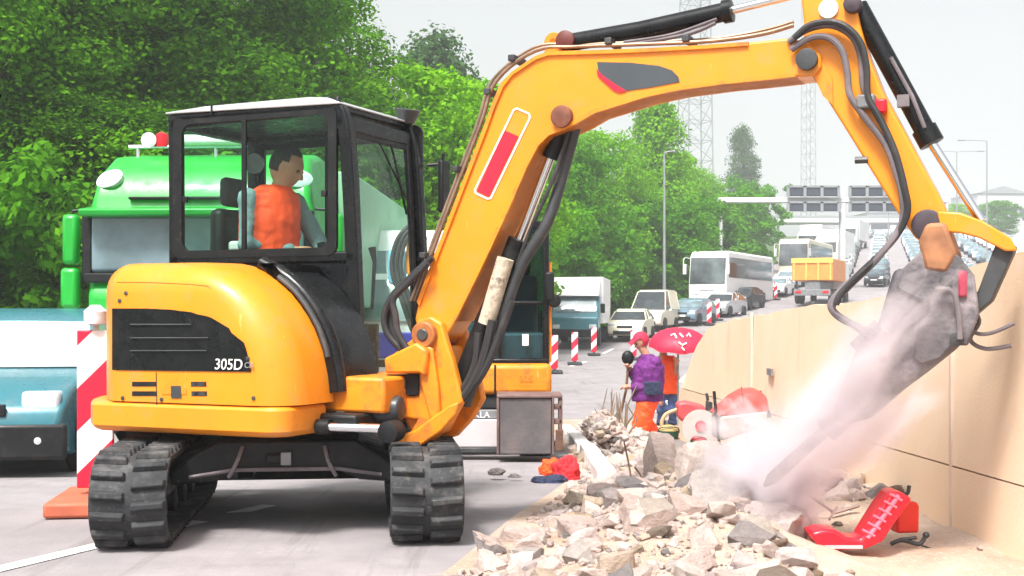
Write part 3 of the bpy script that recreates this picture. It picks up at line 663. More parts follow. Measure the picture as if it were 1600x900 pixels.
# box lorry
def wheels4(g, xs, wd, r): [wheel(g, x, s * (wd / 2 - .28), r, .28) for x in xs for s in (-1, 1)]
bx = empty('box_lorry', place(908, 57), R(-98), 'small box lorry with a teal cab and white box body', 'lorry')
bm = B(); prism(bm, [(2.0, .45), (2.0, 2.05), (2.35, 2.15), (3.0, 1.45), (3.25, 1.2), (3.3, .45)], -1.0, 1.0); finish('cab', bm, TEAL, bx, .06, 3)
bm = B(); prism(bm, [(2.47, 2.04), (3.03, 1.45), (3.05, 1.42), (3.04, 1.47), (2.5, 2.09)], -.88, .88); finish('windscreen', bm, WINDLT, bx)
bm = B(); box(bm, -2.9, 1.95, -1.12, 1.12, .95, 2.95); finish('box_body', bm, WHITE, bx, .03)
bm = B(); prism(bm, [(1.96, 2.1), (1.96, 2.93), (2.2, 2.9), (2.75, 2.12)], -1.0, 1.0); finish('roof_deflector', bm, WHITE, bx, .05)
bm = B(); box(bm, 3.2, 3.36, -1.02, 1.02, .38, .72); finish('bumper', bm, BLACK, bx, .03)
bm = B(); box(bm, -2.9, 2, -.4, .4, .55, .93); finish('chassis', bm, BLACK, bx)
for s in (-1, 1):
    bm = B(); box(bm, 3.22, 3.34, s * .62, s * .92, .74, .92); finish('headlight', bm, LAMPG, bx, .02)
    bm = B(); box(bm, 2.75, 2.85, s * 1.06, s * 1.25, 1.4, 1.8); finish('mirror', bm, BLACK, bx, .03)
wheels4(bx, (2.6, -1.7), 2.1, .4)
# coaches
def coach(loc, rz, paint, label, H=3.5):
    g = empty('coach', loc, rz, label, 'coach')
    bm = B(); prism(bm, [(-5.8, .35), (-5.9, 3.2), (-5.6, H), (5.2, H), (5.6, H - .3), (5.95, 1.2), (5.95, .35)], -1.25, 1.25); finish('body', bm, paint, g, .12, 3)
    bm = B(); prism(bm, [(5.59, H - .45), (5.93, 1.35), (5.985, 1.35), (5.66, H - .42)], -1.16, 1.16); finish('windscreen', bm, mat('coach_windscreen', (.10, .12, .13), .08, var=.6, scale=.9, spec=1), g, .02)
    for s in (-1, 1):
        bm = B(); box(bm, -5.3, 5.35, s * 1.252 - .01, s * 1.252 + .01, 1.75, H - .4); finish('side_window', bm, WINDOW, g)
        bm = B(); tube(bm, smoothpath([(5.4, s * 1.2, H - .5), (6.1, s * 1.45, H - .45), (6.2, s * 1.5, H - .9)]), .03, 6); box(bm, 6.1, 6.3, s * 1.42 - .08, s * 1.42 + .12, H - 1.5, H - .85); finish('mirror', bm, WHITE, g, .03)
        bm = B(); box(bm, 5.9, 5.99, s * .75 - .2, s * .75 + .2, .65, .9); finish('headlight', bm, LAMPG, g, .02)
    bm = B(); box(bm, 5.9, 6.0, -.5, .5, .95, 1.12); finish('number_plate', bm, PLATE, g)
    wheels4(g, (3.7, -3.3), 2.5, .5); return g
coach(place(1146, 87), R(-116), WHITE, 'white coach with a large dark windscreen in the traffic jam', 3.45)
coach((XL(112) + 6.2, 112, zg(112)), R(-114), CREAM, 'cream coach behind the white coach', 3.6)
# orange tipper seen from behind
tp = empty('tipper_lorry', place(1284, 88), R(66), 'orange tipper lorry seen from behind beyond the rubble wall', 'lorry')
TORG = mat('tipper_orange', (.75, .26, .05), .5, var=.08)
bm = B(); box(bm, -3.4, 1.6, -1.35, 1.35, 1.55, 3.0); finish('tipper_body', bm, TORG, tp, .04)
bm = B(); box(bm, -3.47, -3.42, -1.38, 1.38, 2.7, 3.04); [box(bm, -3.46, -3.42, y - .05, y + .05, 1.55, 2.7) for y in (-1.2, -.4, .4, 1.2)]; finish('tailgate_frame', bm, mat('tipper_yellow', (.8, .45, .1), .5), tp, .01)
bm = B(); box(bm, -3.3, 3, -.5, .5, .75, 1.5); finish('chassis', bm, GREYM, tp, .02)
bm = B(); box(bm, -3.5, -3.4, -1.2, 1.2, .55, .95); finish('rear_bumper', bm, GREYM, tp, .02)
bm = B(); box(bm, 1.8, 3.9, -1.22, 1.22, .9, 2.95); finish('cab', bm, WHITE, tp, .08)
for s in (-1, 1): bm = B(); box(bm, -3.53, -3.505, s * .9 - .2, s * .9 + .2, .7, .86); finish('tail_lamp', bm, RED, tp)
wheels4(tp, (-2.6, -1.3, 2.9), 2.5, .5)
# white lorries farther up the jam
def lorry(loc, rz, paint, label, H=3.6):
    g = empty('lorry', loc, rz, label, 'lorry', 'white lorries in the far jam')
    bm = B(); prism(bm, [(3.4, .5), (3.4, 2.9), (3.9, 3.1), (5.2, 2.6), (5.45, 1.3), (5.45, .5)], -1.2, 1.2); finish('cab', bm, paint, g, .08)
    bm = B(); prism(bm, [(5.17, 2.5), (5.43, 1.5), (5.48, 1.5), (5.24, 2.52)], -1.05, 1.05); finish('windscreen', bm, WINDOW, g)
    bm = B(); box(bm, -5, 3.2, -1.25, 1.25, 1.1, H); finish('box_body', bm, WHITE, g, .03); wheels4(g, (4.4, -3), 2.4, .5); return g
lorry((XL(128) + 9.5, 134, zg(134)), R(-114), WHITE, 'white lorry above the orange tipper in the jam', 3.9)
lorry((XL(150) + 5.5, 152, zg(152)), R(-114), WHITE, 'white lorry following the cream coach', 3.9)
lorry((XL(176) + 9.5, 178, zg(178)), R(-114), WHITE, 'white lorry nearest the gantry', 3.9)
lorry((XL(118) + 25, 118, zg(118)), R(66), WHITE, 'white lorry beyond the wall right of the tipper', 3.6)
vv = car((XL(62) + 19.0, 60, zg(60)), R(67), WHITE, 'white van just above the concrete wall behind the dust', None, L=4.9, W=1.95, H=2.1, van=True, kind='parked_van')

# green lorry behind the excavator
gl = empty('green_lorry', (-3.38, 15.0, zg(15)), R(-92), 'bright green lorry with roof lamps and pale windscreen behind the excavator', 'lorry')
# front at local x=+1 -> world Y ~ 14
W2 = 1.28
def hwg(x, z): return W2 * (1 - .16 * max(0, z - 2.05) ** 1.6) * (1 - .06 * max(0, (x - .7) / .4))
bm = B(); prism(bm, [(-1.3, .9), (-1.3, 2.95), (-.2, 3.0), (.5, 2.86), (.85, 2.55), (.98, 2.2), (1.0, 2.02), (1.02, 1.98), (1.02, 1.28), (1.12, 1.2), (1.15, .5), (-1.3, .45)], lambda x, z: -hwg(x, z), lambda x, z: hwg(x, z)); finish('cab', bm, GREEN, gl, .10, 4)
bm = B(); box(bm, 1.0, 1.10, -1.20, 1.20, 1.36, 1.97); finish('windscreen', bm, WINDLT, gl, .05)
bm = B(); prism(bm, [(1.01, 1.93), (1.06, 2.06), (1.36, 2.00), (1.34, 1.93)], -1.22, 1.22); finish('sun_visor', bm, GREEN, gl, .02)
bm = B(); box(bm, 1.07, 1.13, -1.24, 1.24, 1.27, 1.36); box(bm, 1.0, 1.11, -1.27, -1.16, 1.3, 2.0); box(bm, 1.0, 1.11, 1.16, 1.27, 1.3, 2.0); finish('windscreen_frame', bm, BLACK, gl, .02)
bm = B(); box(bm, .93, 1.04, -.78, .78, 2.17, 2.21); finish('vent_slot', bm, BLACK, gl, .01)
bm = B(); [box(bm, 1.12, 1.2, -.9, .9, z, z + .09) for z in (.62, .78, .94)]; finish('grille', bm, BLACK, gl, .01)
for s in (-1, 1):
    bm = B(); lathe(bm, [(.15, -.05), (.17, .03), (.12, .07), (.02, .08)], (.84, s * 1.04, 2.48), (.75, s * .3, .5), 16); bmesh.ops.scale(bm, vec=(1, 1, 1), verts=bm.verts[:]); finish('corner_lamp', bm, LAMPG, gl)
    bm = B(); box(bm, .8, .95, s * 1.38, s * 1.56, 1.45, 1.98); box(bm, .8, .95, s * 1.38, s * 1.58, 1.08, 1.42); m_ = finish('mirror', bm, GREEN, gl, .05)
    bm = B(); tube(bm, [(.85, s * 1.2, 2.05), (.87, s * 1.45, 2.02), (.87, s * 1.45, 1.95)], .025, 6); finish('mirror_arm', bm, BLACK, m_)
    bm = B(); box(bm, 1.13, 1.18, s * .8 - .2, s * .8 + .2, .6, .85); finish('headlight', bm, LAMPG, gl, .02)
# roof light bar, red beacon and horns
bm = B(); tube(bm, [(.35, -1.0, 3.03), (.35, 1.0, 3.03)], .025, 8); [tube(bm, [(.35, y, 2.85), (.35, y, 3.03)], .02, 6) for y in (-.9, 0, .9)]; finish('lamp_bar', bm, CHROME, gl)
for y in (-.75, .62, .85): bm = B(); lathe(bm, [(.03, -.08), (.085, 0), (.09, .03), (.02, .04)], (.4, y, 3.10), (1, 0, 0), 14); finish('roof_lamp', bm, LAMPG, gl)
bm = B(); lathe(bm, [(.075, 0), (.08, .05), (.07, .14), (.02, .17)], (.35, -.62, 3.03), (0, 0, 1), 16); finish('beacon', bm, RED, gl)
bm = B(); box(bm, .28, .45, -.42, .3, 3.04, 3.16); finish('roof_sign', bm, WHITE, gl, .04)
bm = B(); lathe(bm, [(.07, 0), (.07, .06), (.06, .13), (.02, .16)], (.35, .45, 3.03), (0, 0, 1), 16); finish('beacon', bm, mat('amber_beacon', (.5, .16, .03), .3), gl)
# wiper-blade rack and plant reflections behind glass are left to the glass; trailer behind
bm = B(); box(bm, -8, -1.6, -1.25, 1.25, 1.1, 2.95); finish('box_body', bm, mat('lorry_body_green', (.25, .45, .3), .5, var=.06), gl, .03)
for o_ in gl.children_recursive:
    for v in o_.data.vertices: v.co.z = float(np.interp(v.co.z, [0, 1.3, 2.0, 3.0, 4], [0, 1.92, 2.66, 3.42, 4.42]))
wheels4(gl, (.1, -4.5), 2.3, .5)

# white lorry seen through the cab windscreen
wl = empty('white_lorry', (-2.0, 19.5, zg(19)), R(-92), 'white lorry with a blue front seen through the excavator cab windscreen', 'lorry')
bm = B(); prism(bm, [(-.6, .5), (-.6, 2.9), (.2, 2.95), (.9, 2.2), (1.1, 1.5), (1.1, .5)], -.85, .85); finish('cab', bm, WHITE, wl, .06)
bm = B(); prism(bm, [(.5, 2.58), (.88, 2.1), (1.06, 1.58), (1.13, 1.58), (.94, 2.14), (.55, 2.62)], -.72, .72); finish('windscreen', bm, WINDLT, wl)
bm = B(); box(bm, 1.08, 1.16, -.8, .8, 1.05, 1.42); finish('blue_front_panel', bm, mat('royal_blue', (.01, .04, .5), .4), wl, .02)
bm = B(); box(bm, 1.08, 1.2, -.86, .86, .4, .8); finish('bumper', bm, GREYM, wl, .02)
bm = B(); box(bm, -5, -.7, -1.1, 1.1, .9, 3.0); finish('box_body', bm, WHITE, wl, .03); wheels4(wl, (.4, -3.4), 1.7, .45)

# ------------------------------------------------------------------ red and white warning boards
STR = bpy.data.materials.new('warning_stripes'); STR.use_nodes = True
n = STR.node_tree.nodes; l = STR.node_tree.links; b = n['Principled BSDF']; tc = n.new('ShaderNodeTexCoord'); sp = n.new('ShaderNodeSeparateXYZ'); l.new(tc.outputs['Object'], sp.inputs[0])
m1 = n.new('ShaderNodeMath'); m1.operation = 'SUBTRACT'; l.new(sp.outputs['Z'], m1.inputs[0]); l.new(sp.outputs['X'], m1.inputs[1])
m2 = n.new('ShaderNodeMath'); m2.operation = 'ADD'; m2.inputs[1].default_value = 10.19; l.new(m1.outputs[0], m2.inputs[0])
m3 = n.new('ShaderNodeMath'); m3.operation = 'DIVIDE'; m3.inputs[1].default_value = .54; l.new(m2.outputs[0], m3.inputs[0])
m4 = n.new('ShaderNodeMath'); m4.operation = 'FRACT'; l.new(m3.outputs[0], m4.inputs[0])
m5 = n.new('ShaderNodeMath'); m5.operation = 'GREATER_THAN'; m5.inputs[1].default_value = .5; l.new(m4.outputs[0], m5.inputs[0])
mx = n.new('ShaderNodeMixRGB'); l.new(m5.outputs[0], mx.inputs[0]); mx.inputs[1].default_value = (.62, .008, .04, 1); mx.inputs[2].default_value = (.7, .7, .7, 1); l.new(mx.outputs[0], b.inputs['Base Color']); b.inputs['Roughness'].default_value = .4
def board(loc, rz, label, s=1., group='striped warning boards', lamp=False):
    g = empty('warning_board', loc, rz, label, 'warning board', group); g.scale = (s, s, s)
    bm = B(); box(bm, -.112, .112, -.02, .02, .14, 1.14); finish('striped_panel', bm, STR, g, .008)
    bm = B(); box(bm, -.24, .24, -.4, .4, .006, .1); box(bm, -.05, .05, -.05, .05, .1, .14); finish('foot', bm, mat('foot_plate', (.5, .12, .06), .7, var=.2) if lamp else RUBBER, g, .02)
    if lamp: bm = B(); lathe(bm, [(.02, 0), (.02, .03), (.07, .04), (.075, .12), (.03, .16)], (0, 0, 1.14), (0, 0, 1), 14); finish('warning_lamp', bm, LAMPG, g)
    return g
board((-2.70, 8.30, 0), R(8), 'large red and white warning board behind the rear of the orange excavator', 1.02, None, True)
b0 = board(place(866, 36), 0, 'warning board nearest the second excavator cab', .95)
for px, Y, lab in ((898, 42, 'warning board right of the one beside the second excavator'), (928, 49, 'warning board before the box lorry wheel'), (990, 46, 'warning board above the red hood of the worker'), (1108, 70, 'warning board by the blue grey car'), (1121, 74, 'warning board right of the blue grey car'),
                   (1151, 78, 'warning board by the dark car'), (1176, 84, 'warning board past the dark car'), (1212, 92, 'warning board below the cream coach'), (1224, 98, 'warning board left of the orange tipper')):
    c = copy_tree(b0); c.location = place(px, Y); c['label'] = lab + ' in the jam'; c.scale = (.95, .95, .95) if Y < 60 else (1.15, 1.15, 1.1)

# ------------------------------------------------------------------ main excavator (local x forward, y to its left, z up)
CX, CY, YAW = -1.38, 8.05, R(24)
fx, fy = math.cos(YAW), -math.sin(YAW); lx, ly = math.sin(YAW), math.cos(YAW)
EX = empty('excavator', (CX, CY, 0), -YAW, 'orange compact excavator with black cab and raised boom breaking concrete', 'excavator')
def UP(px, py, yl):                        # photo pixel -> (u, v) on the machine's plane at lateral offset yl
    a = (px - 800) / F; bx_, by_ = CX + lx * yl, CY + ly * yl
    u = (a * by_ - bx_) / (fx - a * fy); Y = by_ + fy * u
    return u, CH + (HZ - py) / F * Y
def U3(px, py, yl): u, v = UP(px, py, yl); return Vector((u, yl, v))
def ex(name, bm, m, parent=EX, **k): return finish(name, bm, m, parent, **k)
# --- undercarriage
MU = Matrix.Rotation(R(30.5), 4, 'Z')
TH, TR, TL = .53, .265, 2.54
def loop_pt(s, r):                         # point on a stadium of radius r, s in metres along the r=TR loop
    st = TL - 2 * TR; per = 2 * st + 2 * math.pi * TR; s %= per
    if s < st: return (-st / 2 + s, r, 0.)
    s -= st
    if s < math.pi * TR: a = s / TR; return (st / 2 + math.sin(a) * r, math.cos(a) * r, a)
    s -= math.pi * TR
    if s < st: return (st / 2 - s, -r, math.pi)
    s -= st; a = s / TR; return (-st / 2 - math.sin(a) * r, -math.cos(a) * r, math.pi + a)
per = 2 * (TL - 2 * TR) + 2 * math.pi * TR
def idler(y, r, tr, xc):
    bm = B(); lathe(bm, [(.05, -.12), (r, -.1), (r, -.04), (r * .8, -.035), (r * .8, .035), (r, .04), (r, .1), (.05, .12)], (xc, y, TR), (1, 0, 0), 20)
    bmesh.ops.transform(bm, matrix=MU, verts=bm.verts[:]); ex('idler_wheel', bm, BLACK, tr)
for side in (-1, 1):
    xc = side * .79; bm = B(); N = 96; secs = []
    for i in range(N):
        s = per * i / N; o_ = loop_pt(s, TR - .03); i_ = loop_pt(s, TR - .065)
        secs.append([bm.verts.new((x, q[0], q[1] + TR + .0)) for x, q in ((xc - .2, o_), (xc + .2, o_), (xc + .2, i_), (xc - .2, i_))])
    for i in range(N):
        a, b_ = secs[i], secs[(i + 1) % N]
        for k in range(4): bm.faces.new((a[k], a[(k + 1) % 4], b_[(k + 1) % 4], b_[k]))
    NL = 46
    for i in range(NL):                    # rubber lugs, two staggered halves with sloping ends
        for h, off in ((-1, 0), (1, .5)):
            s = per * (i + off) / NL; y, z, a = loop_pt(s, TR - .034)
            xa, xb = sorted((xc + h * .015, xc + h * .195)); vs = box(bm, xa, xb, -.026, .026, 0, .034)
            for v in vs:
                if v.co.z > .02: v.co.y *= .62; v.co.x += -.008 if v.co.x > (xa + xb) / 2 else .008
                if abs(v.co.x - xc) > .15: v.co.y += .012
            bmesh.ops.transform(bm, matrix=Matrix.Translation((0, y, z + TR)) @ Matrix.Rotation(-a, 4, 'X'), verts=vs)
    bmesh.ops.transform(bm, matrix=MU, verts=bm.verts[:]); tr = ex('track', bm, RUBBER, bevel=.006)
    for y, r in ((-TL / 2 + TR, .185), (TL / 2 - TR, .185)): idler(y, r, tr, xc)
    for y in (-.6, -.2, .2, .6):
        bm = B(); lathe(bm, [(.03, -.11), (.075, -.1), (.075, .1), (.03, .11)], (xc, y, .145), (1, 0, 0), 12)
        bmesh.ops.transform(bm, matrix=MU, verts=bm.verts[:]); ex('roller', bm, BLACK, tr)
    bm = B(); prism(bm, [(-.95, .2), (-.95, .33), (-.7, .40), (.7, .40), (.95, .33), (.95, .2)], -.1, .1)
    bmesh.ops.transform(bm, matrix=MU @ Matrix.Translation((xc, 0, 0)) @ Matrix.Rotation(R(90), 4, 'Z'), verts=bm.verts[:]); ex('track_frame', bm, BLACK, tr, bevel=.015)
bm = B()
prism(bm, [(-.66, .28), (-.66, .36), (-.40, .535), (.40, .535), (.66, .36), (.66, .28), (.42, .30), (.3, .36), (-.3, .36), (-.42, .30)], -.62, -.50)
prism(bm, [(-.66, .28), (-.66, .36), (-.40, .535), (.40, .535), (.66, .36), (.66, .28), (.42, .30), (.3, .36), (-.3, .36), (-.42, .30)], .5, .62)
box(bm, -.42, .42, -.5, .5, .35, .53); box(bm, -.12, .0, -.66, -.625, .40, .46)
for sx in (-1, 1): prism(bm, [(sx * .40, .52), (sx * .66, .44), (sx * .66, .26), (sx * .40, .30)], -.5, .5)
bmesh.ops.transform(bm, matrix=MU, verts=bm.verts[:]); uc = ex('undercarriage_frame', bm, BLACK, bevel=.015)
bm = B(); box(bm, -.03, .03, -.674, -.664, .395, .47); bmesh.ops.transform(bm, matrix=MU, verts=bm.verts[:]); ex('grease_plate', bm, GREYM, uc, bevel=.004)
bm = B(); tube(bm, [(-.55, -.64, .33), (-.3, -.66, .37), (.3, -.66, .37), (.55, -.64, .33)], .012, 6); [tube(bm, smoothpath([(x, -.64, .5), (x * 1.1, -.7, .42), (x * 1.3, -.66, .33)]), .012, 6) for x in (-.25, .22)]
bmesh.ops.transform(bm, matrix=MU, verts=bm.verts[:]); ex('hydraulic_line', bm, HOSED, uc)
bm = B(); lathe(bm, [(.28, .52), (.36, .525), (.36, .56), (.42, .565), (.42, .60), (.3, .61)], (0, 0, 0), (0, 0, 1), 32); ex('slewing_ring', bm, BLACK)
bm = B(); secs = []                        # dozer blade at the far end
prism(bm, [(1.38, .05), (1.44, .05), (1.47, .2), (1.44, .38), (1.40, .38), (1.43, .2)], -.97, .97)
bmesh.ops.transform(bm, matrix=MU @ Matrix.Rotation(R(90), 4, 'Z'), verts=bm.verts[:]); bl = ex('dozer_blade', bm, BLACK, bevel=.008)
for x in (-.35, .35): bm = B(); box(bm, x - .05, x + .05, .6, 1.40, .16, .26); bmesh.ops.transform(bm, matrix=MU, verts=bm.verts[:]); ex('blade_arm', bm, BLACK, bl, bevel=.01)

# --- upper deck, counterweight and hood
def outline(uf, wn, Rr, yf, rc=.10, n=26, cut=None):
    """plan outline, near side y=-wn, rear arc of radius Rr, far side y=yf, front edge u=uf with a rounded near corner"""
    pts = []
    for i in range(6): a = math.pi / 2 * i / 5; pts.append((uf - rc + rc * math.cos(a), -wn + rc - rc * math.sin(a)))
    us = -math.sqrt(max(.01, Rr * Rr - wn * wn)); rr = .14                      # soft shoulder into the arc
    pts += [(us + rr + (uf - rc - us - rr) * (1 - t), -wn) for t in (.25, .5, .75, 1)]
    a0 = math.atan2(-wn, us); a1 = math.atan2(min(yf, wn), -math.sqrt(max(.01, Rr * Rr - yf * yf)))
    a0 += 2 * math.pi if a0 < 0 else 0; a1 += 2 * math.pi if a1 < 0 else 0
    pts += [(Rr * math.cos(a0 + (a1 - a0) * i / n), Rr * math.sin(a0 + (a1 - a0) * i / n)) for i in range(n + 1)]
    if cut is not None: pts += [(-.45, yf), (-.45, cut), (uf, cut)]
    else: pts.append((uf, yf))
    return pts
def ring(z, *a, **k): return [(x, y, z) for x, y in outline(*a, **k)]
CWR, CWW = 1.205, .955
CF = UP(506, 660, -.52)[0]; bm = B()
loft(bm, [ring(z, CF - d, CWW - d - .015, CWR - d - .0, CWW - d - .02, cut=-.50, rc=.12) for z, d in ((.585, .05), (.60, .015), (.62, 0), (.735, 0), (.75, .01), (.757, .03))])
ex('counterweight', bm, ORANGE, ang=30)
# outer shell of the hood, front limit follows the curved silhouette
def hp(px, py): return UP(px, py, -.50)
sil = [(516, 640), (515, 610), (512, 585), (505, 550), (494, 518), (478, 488), (458, 461), (435, 440), (412, 425), (392, 416), (372, 412)]
hz, hu = zip(*[(hp(*p)[1], hp(*p)[0]) for p in sil])
ztop = hz[-1]
def uf_at(z): return float(np.interp(z, hz, hu))
HW, HR = .93, 1.115
def inset(z): t = max(0, (z - (ztop - .17)) / .17); return .19 * (1 - math.sqrt(max(0, 1 - min(1, t) ** 2)))
zs = [.762, .80] + list(np.linspace(.85, ztop - .18, 9)) + list(ztop - .17 * (1 - np.sin(np.linspace(0, math.pi / 2, 9))))[1:]
def hood_ring(z, off=0):
    i = inset(z); return ring(z, uf_at(z) + off, HW - i + off, HR - i * .8 + off, -.46, rc=.22)
bm = B(); loft(bm, [hood_ring(z) for z in zs]); ex('engine_hood', bm, ORANGE, ang=42)
bm = B(); loft(bm, [ring(z, -.60, .44, 1.09 - d, .90 - d, rc=.01) for z, d in ((.76, 0), (1.15, 0), (1.27, .02), (1.32, .08))]); ex('rear_cover', bm, ORANGE, ang=40)
bm = B(); loft(bm, [ring(z, CF - .04, .80, 1.0, .8) for z in (.60, .75)]); ex('deck', bm, BLACK)
def side_at(px, py, off=.004):             # point on the hood side under a photo pixel
    zt = 1.1; best = None
    for _ in range(3):
        pts = outline(uf_at(zt) + off, HW - inset(zt) + off, HR - inset(zt) * .8 + off, -.46, rc=.22, n=60)
        best = None; qp = 1e9; stop = False
        for (x0, y0), (x1, y1) in zip(pts[5:], pts[6:-1]):
            for k in range(6):
                x, y = x0 + (x1 - x0) * k / 6, y0 + (y1 - y0) * k / 6
                Y = CY + fy * x + ly * y; X = CX + fx * x + lx * y; q = 800 + F * X / Y
                if q > qp + .02 and x < -.5: stop = True
                qp = q
                if y < .0 and not stop:
                    d = abs(q - px)
                    if best is None or d < best[0] - .01: best = (d, x, y, Y)
        zt = CH + (HZ - py) / F * best[3]
    return Vector((best[1], best[2], zt))
def decal_strip(name, cols, m, parent, off=.004):     # cols: (px, ytop, ybottom)
    bm = B(); prev = None
    for px, a, b_ in cols:
        p, q = side_at(px, a, off), side_at(px, b_, off); v = [bm.verts.new(p + (q - p) * t) for t in np.linspace(0, 1, 4)]
        if prev:
            for i in range(3): bm.faces.new((prev[i], v[i], v[i + 1], prev[i + 1]))
        prev = v
    o = ex(name, bm, m, parent, smooth=True, ang=180); s = o.modifiers.new('solid', 'SOLIDIFY'); s.thickness = .003; return o
HOOD = [c for c in EX.children if c.name.startswith('engine_hood')][0]
gcols = [(x, float(np.interp(x, [174, 230, 270, 300, 330, 360, 385, 403, 412], [482, 482, 484, 488, 497, 516, 538, 560, 574])), float(np.interp(x, [174, 395, 403, 412], [578, 581, 581, 576.5]))) for x in list(range(175, 400, 9)) + [402, 408, 412]]
grl = decal_strip('grille_panel', gcols, BLACKG, HOOD, .006)
for y, x0, x1 in ((507, 205, 300), (528, 205, 325), (548, 205, 325)):
    bm = B(); pts = [side_at(x, y, .013) for x in np.linspace(x0, x1, 12)]; tube(bm, pts, .0045, 6); ex('louvre', bm, DARKM, grl)
for x0, x1 in ((205, 243), (297, 322)):
    for y in (600, 615): decal_strip('vent_slot', [(x, y - 3.6, y + 3.6) for x in np.linspace(x0, x1, 6)], BLACK, HOOD, .003)
for pts in ([(x, 440 + (x - 175) * .02, 0) for x in range(176, 240, 8)],): pass
decal_strip('latch_recess', [(x, 590 + abs(x - 272) * .9, 616) for x in (252, 260, 268, 272, 276, 284, 292)], ORANGE2, HOOD, .004)
decal_strip('latch', [(x, 603, 622) for x in (264, 272, 280)], DARKM, HOOD, .006)
bm = B(); [tube(bm, [side_at(x, y, .001) for y in np.linspace(y0, y1, 12)], .0028, 5) for x, y0, y1 in ((246, 582, 634),)]; ex('panel_gap', bm, BLACK, HOOD)
bm = B(); tube(bm, [side_at(x, 441 + .00009 * max(0, x - 200) ** 2 * 4, .0005) for x in np.linspace(176, 360, 30)], .0022, 5); ex('hood_crease', bm, mat('seam_orange_brown', (.30, .11, .01), .6), HOOD)
for x, y in ((186, 470), (190, 622), (250, 624), (486, 622), (470, 560), (196, 458)): bm = B(); q = side_at(x, y, .0); lathe(bm, [(.012, 0), (.012, .006), (.006, .008)], q, (0, -1, 0), 8); ex('bolt', bm, DARKM, HOOD)
# lettering on the grille panel
def letters(s, pxc, pyc, hpx, m):
    p = side_at(pxc, pyc, .004); p.y = -HW - .012; Y = CY + fy * p.x + ly * p.y; size = hpx / F * Y
    textmesh('lettering', s, size, m, grl, Matrix.Translation(p) @ Matrix.Rotation(R(90), 4, 'X'), 0, .0015, .1)
letters('305D', 359, 570, 24, TEXTW); letters('CR', 399, 571, 13, TEXTG)
# dark moulding between hood and cab, following the hood curve
bm = B(); pts = [Vector((uf_at(z) + .035, -.45, z + .02)) for z in np.linspace(.8, ztop - .02, 16)]
tube(bm, pts, .045, 10); bm2 = [(u.x, u.z) for u in pts]; prism(bm, [(.2, .76)] + [(x + .015, z) for x, z in bm2] + [(.2, ztop)], -.50, -.02); ex('cab_fairing', bm, BLACKG)
bm = B(); tube(bm, [Vector((uf_at(z) + .02, -.50, z + .02)) for z in np.linspace(1.0, ztop - .1, 12)], .018, 8); ex('grab_rail', bm, DARKM)

# --- cab
yn, yf_ = -.015, .93
c_tl = UP(264, 163, yn); c_tr = UP(506, 155, yn)
def cb(px, py, y=yn): return UP(px, py, y)
post = [cb(500, 160), cb(516, 163), cb(527, 172), cb(533, 190), cb(537, 215), cb(543, 300), cb(548, 400), cb(551, 480), cb(552, 592)]
ub = cb(264, 300)[0]; zroof = 2.585; zfl = .76
CAB = None
bm = B()
def bar(bm, pts, ya, yb, wdt):             # flat bar that follows a polyline in the xz plane
    P = [Vector((x, 0, z)) for x, z in pts]; L_, Rr_ = [], []
    for i, p in enumerate(P):
        d = (P[min(i + 1, len(P) - 1)] - P[max(i - 1, 0)]).normalized(); nrm = Vector((d.z, 0, -d.x)); L_.append(p + nrm * wdt / 2); Rr_.append(p - nrm * wdt / 2)
    secs = [[(a.x, ya, a.z), (a.x, yb, a.z), (c.x, yb, c.z), (c.x, ya, c.z)] for a, c in zip(L_, Rr_)]; loft(bm, secs)
for ya, yb in ((yn, yn + .075), (yf_ - .075, yf_)):
    bar(bm, smoothpath([(x, 0, z) for x, z in post[1:]], 3) and [(p.x, p.z) for p in smoothpath([(x, 0, z) for x, z in post], 3)], ya, yb, .085)
    bar(bm, [(ub + .04, 1.0), (ub + .035, 2.0), (ub + .03, zroof - .05)], ya, yb, .085)
    bar(bm, [(ub, zroof - .065), (c_tr[0], zroof - .04)], ya, yb, .075)
    if ya < .5: bar(bm, [(ub, cb(300, 399)[1] - .03), (post[6][0] + .02, cb(300, 399)[1] - .03)], ya, yb, .07)
for x, z in ((ub + .04, zroof - .07), (ub + .04, cb(300, 399)[1] - .03)): box(bm, x - .04, x + .04, yn, yf_, z - .035, z + .035)
fr = ex('cab_frame', bm, BLACKG, bevel=.014, seg=3, ang=50); CAB = fr
bm = B(); zsill = cb(300, 399)[1] - .03
prism(bm, [(ub + .02, zfl), (post[7][0], zfl), (post[6][0] - .01, zsill), (ub + .02, zsill)], yn + .012, yn + .05)
box(bm, ub + .02, .1, yf_ - .05, yf_ - .012, zfl, 1.2); ex('cab_side_panel', bm, BLACKG, CAB, bevel=.01)
bm = B(); box(bm, ub, post[8][0], yn, yf_, zfl - .04, zfl + .03); ex('cab_floor', bm, BLACK, CAB)
# roof: shallow shell, its top coloured pale to imitate the sky's reflection
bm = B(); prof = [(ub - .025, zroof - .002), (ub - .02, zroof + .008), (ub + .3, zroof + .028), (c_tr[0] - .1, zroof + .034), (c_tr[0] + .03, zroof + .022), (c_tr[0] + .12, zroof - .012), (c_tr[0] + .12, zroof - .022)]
prism(bm, prof, yn - .012, yf_ + .012); ex('cab_roof', bm, mat('roof_painted_sky_sheen', (.42, .43, .44), .3, var=.08, coat=.3), CAB, bevel=.008, seg=3)
bm = B(); box(bm, ub - .015, c_tr[0] + .10, yn - .004, yf_ + .004, zroof - .06, zroof - .006); ex('roof_rim', bm, BLACKG, CAB, bevel=.015)
bm = B(); box(bm, ub + .35, ub + .36, yn - .02, yf_, zroof - .03, zroof + .03); ex('roof_seam', bm, BLACK, CAB)
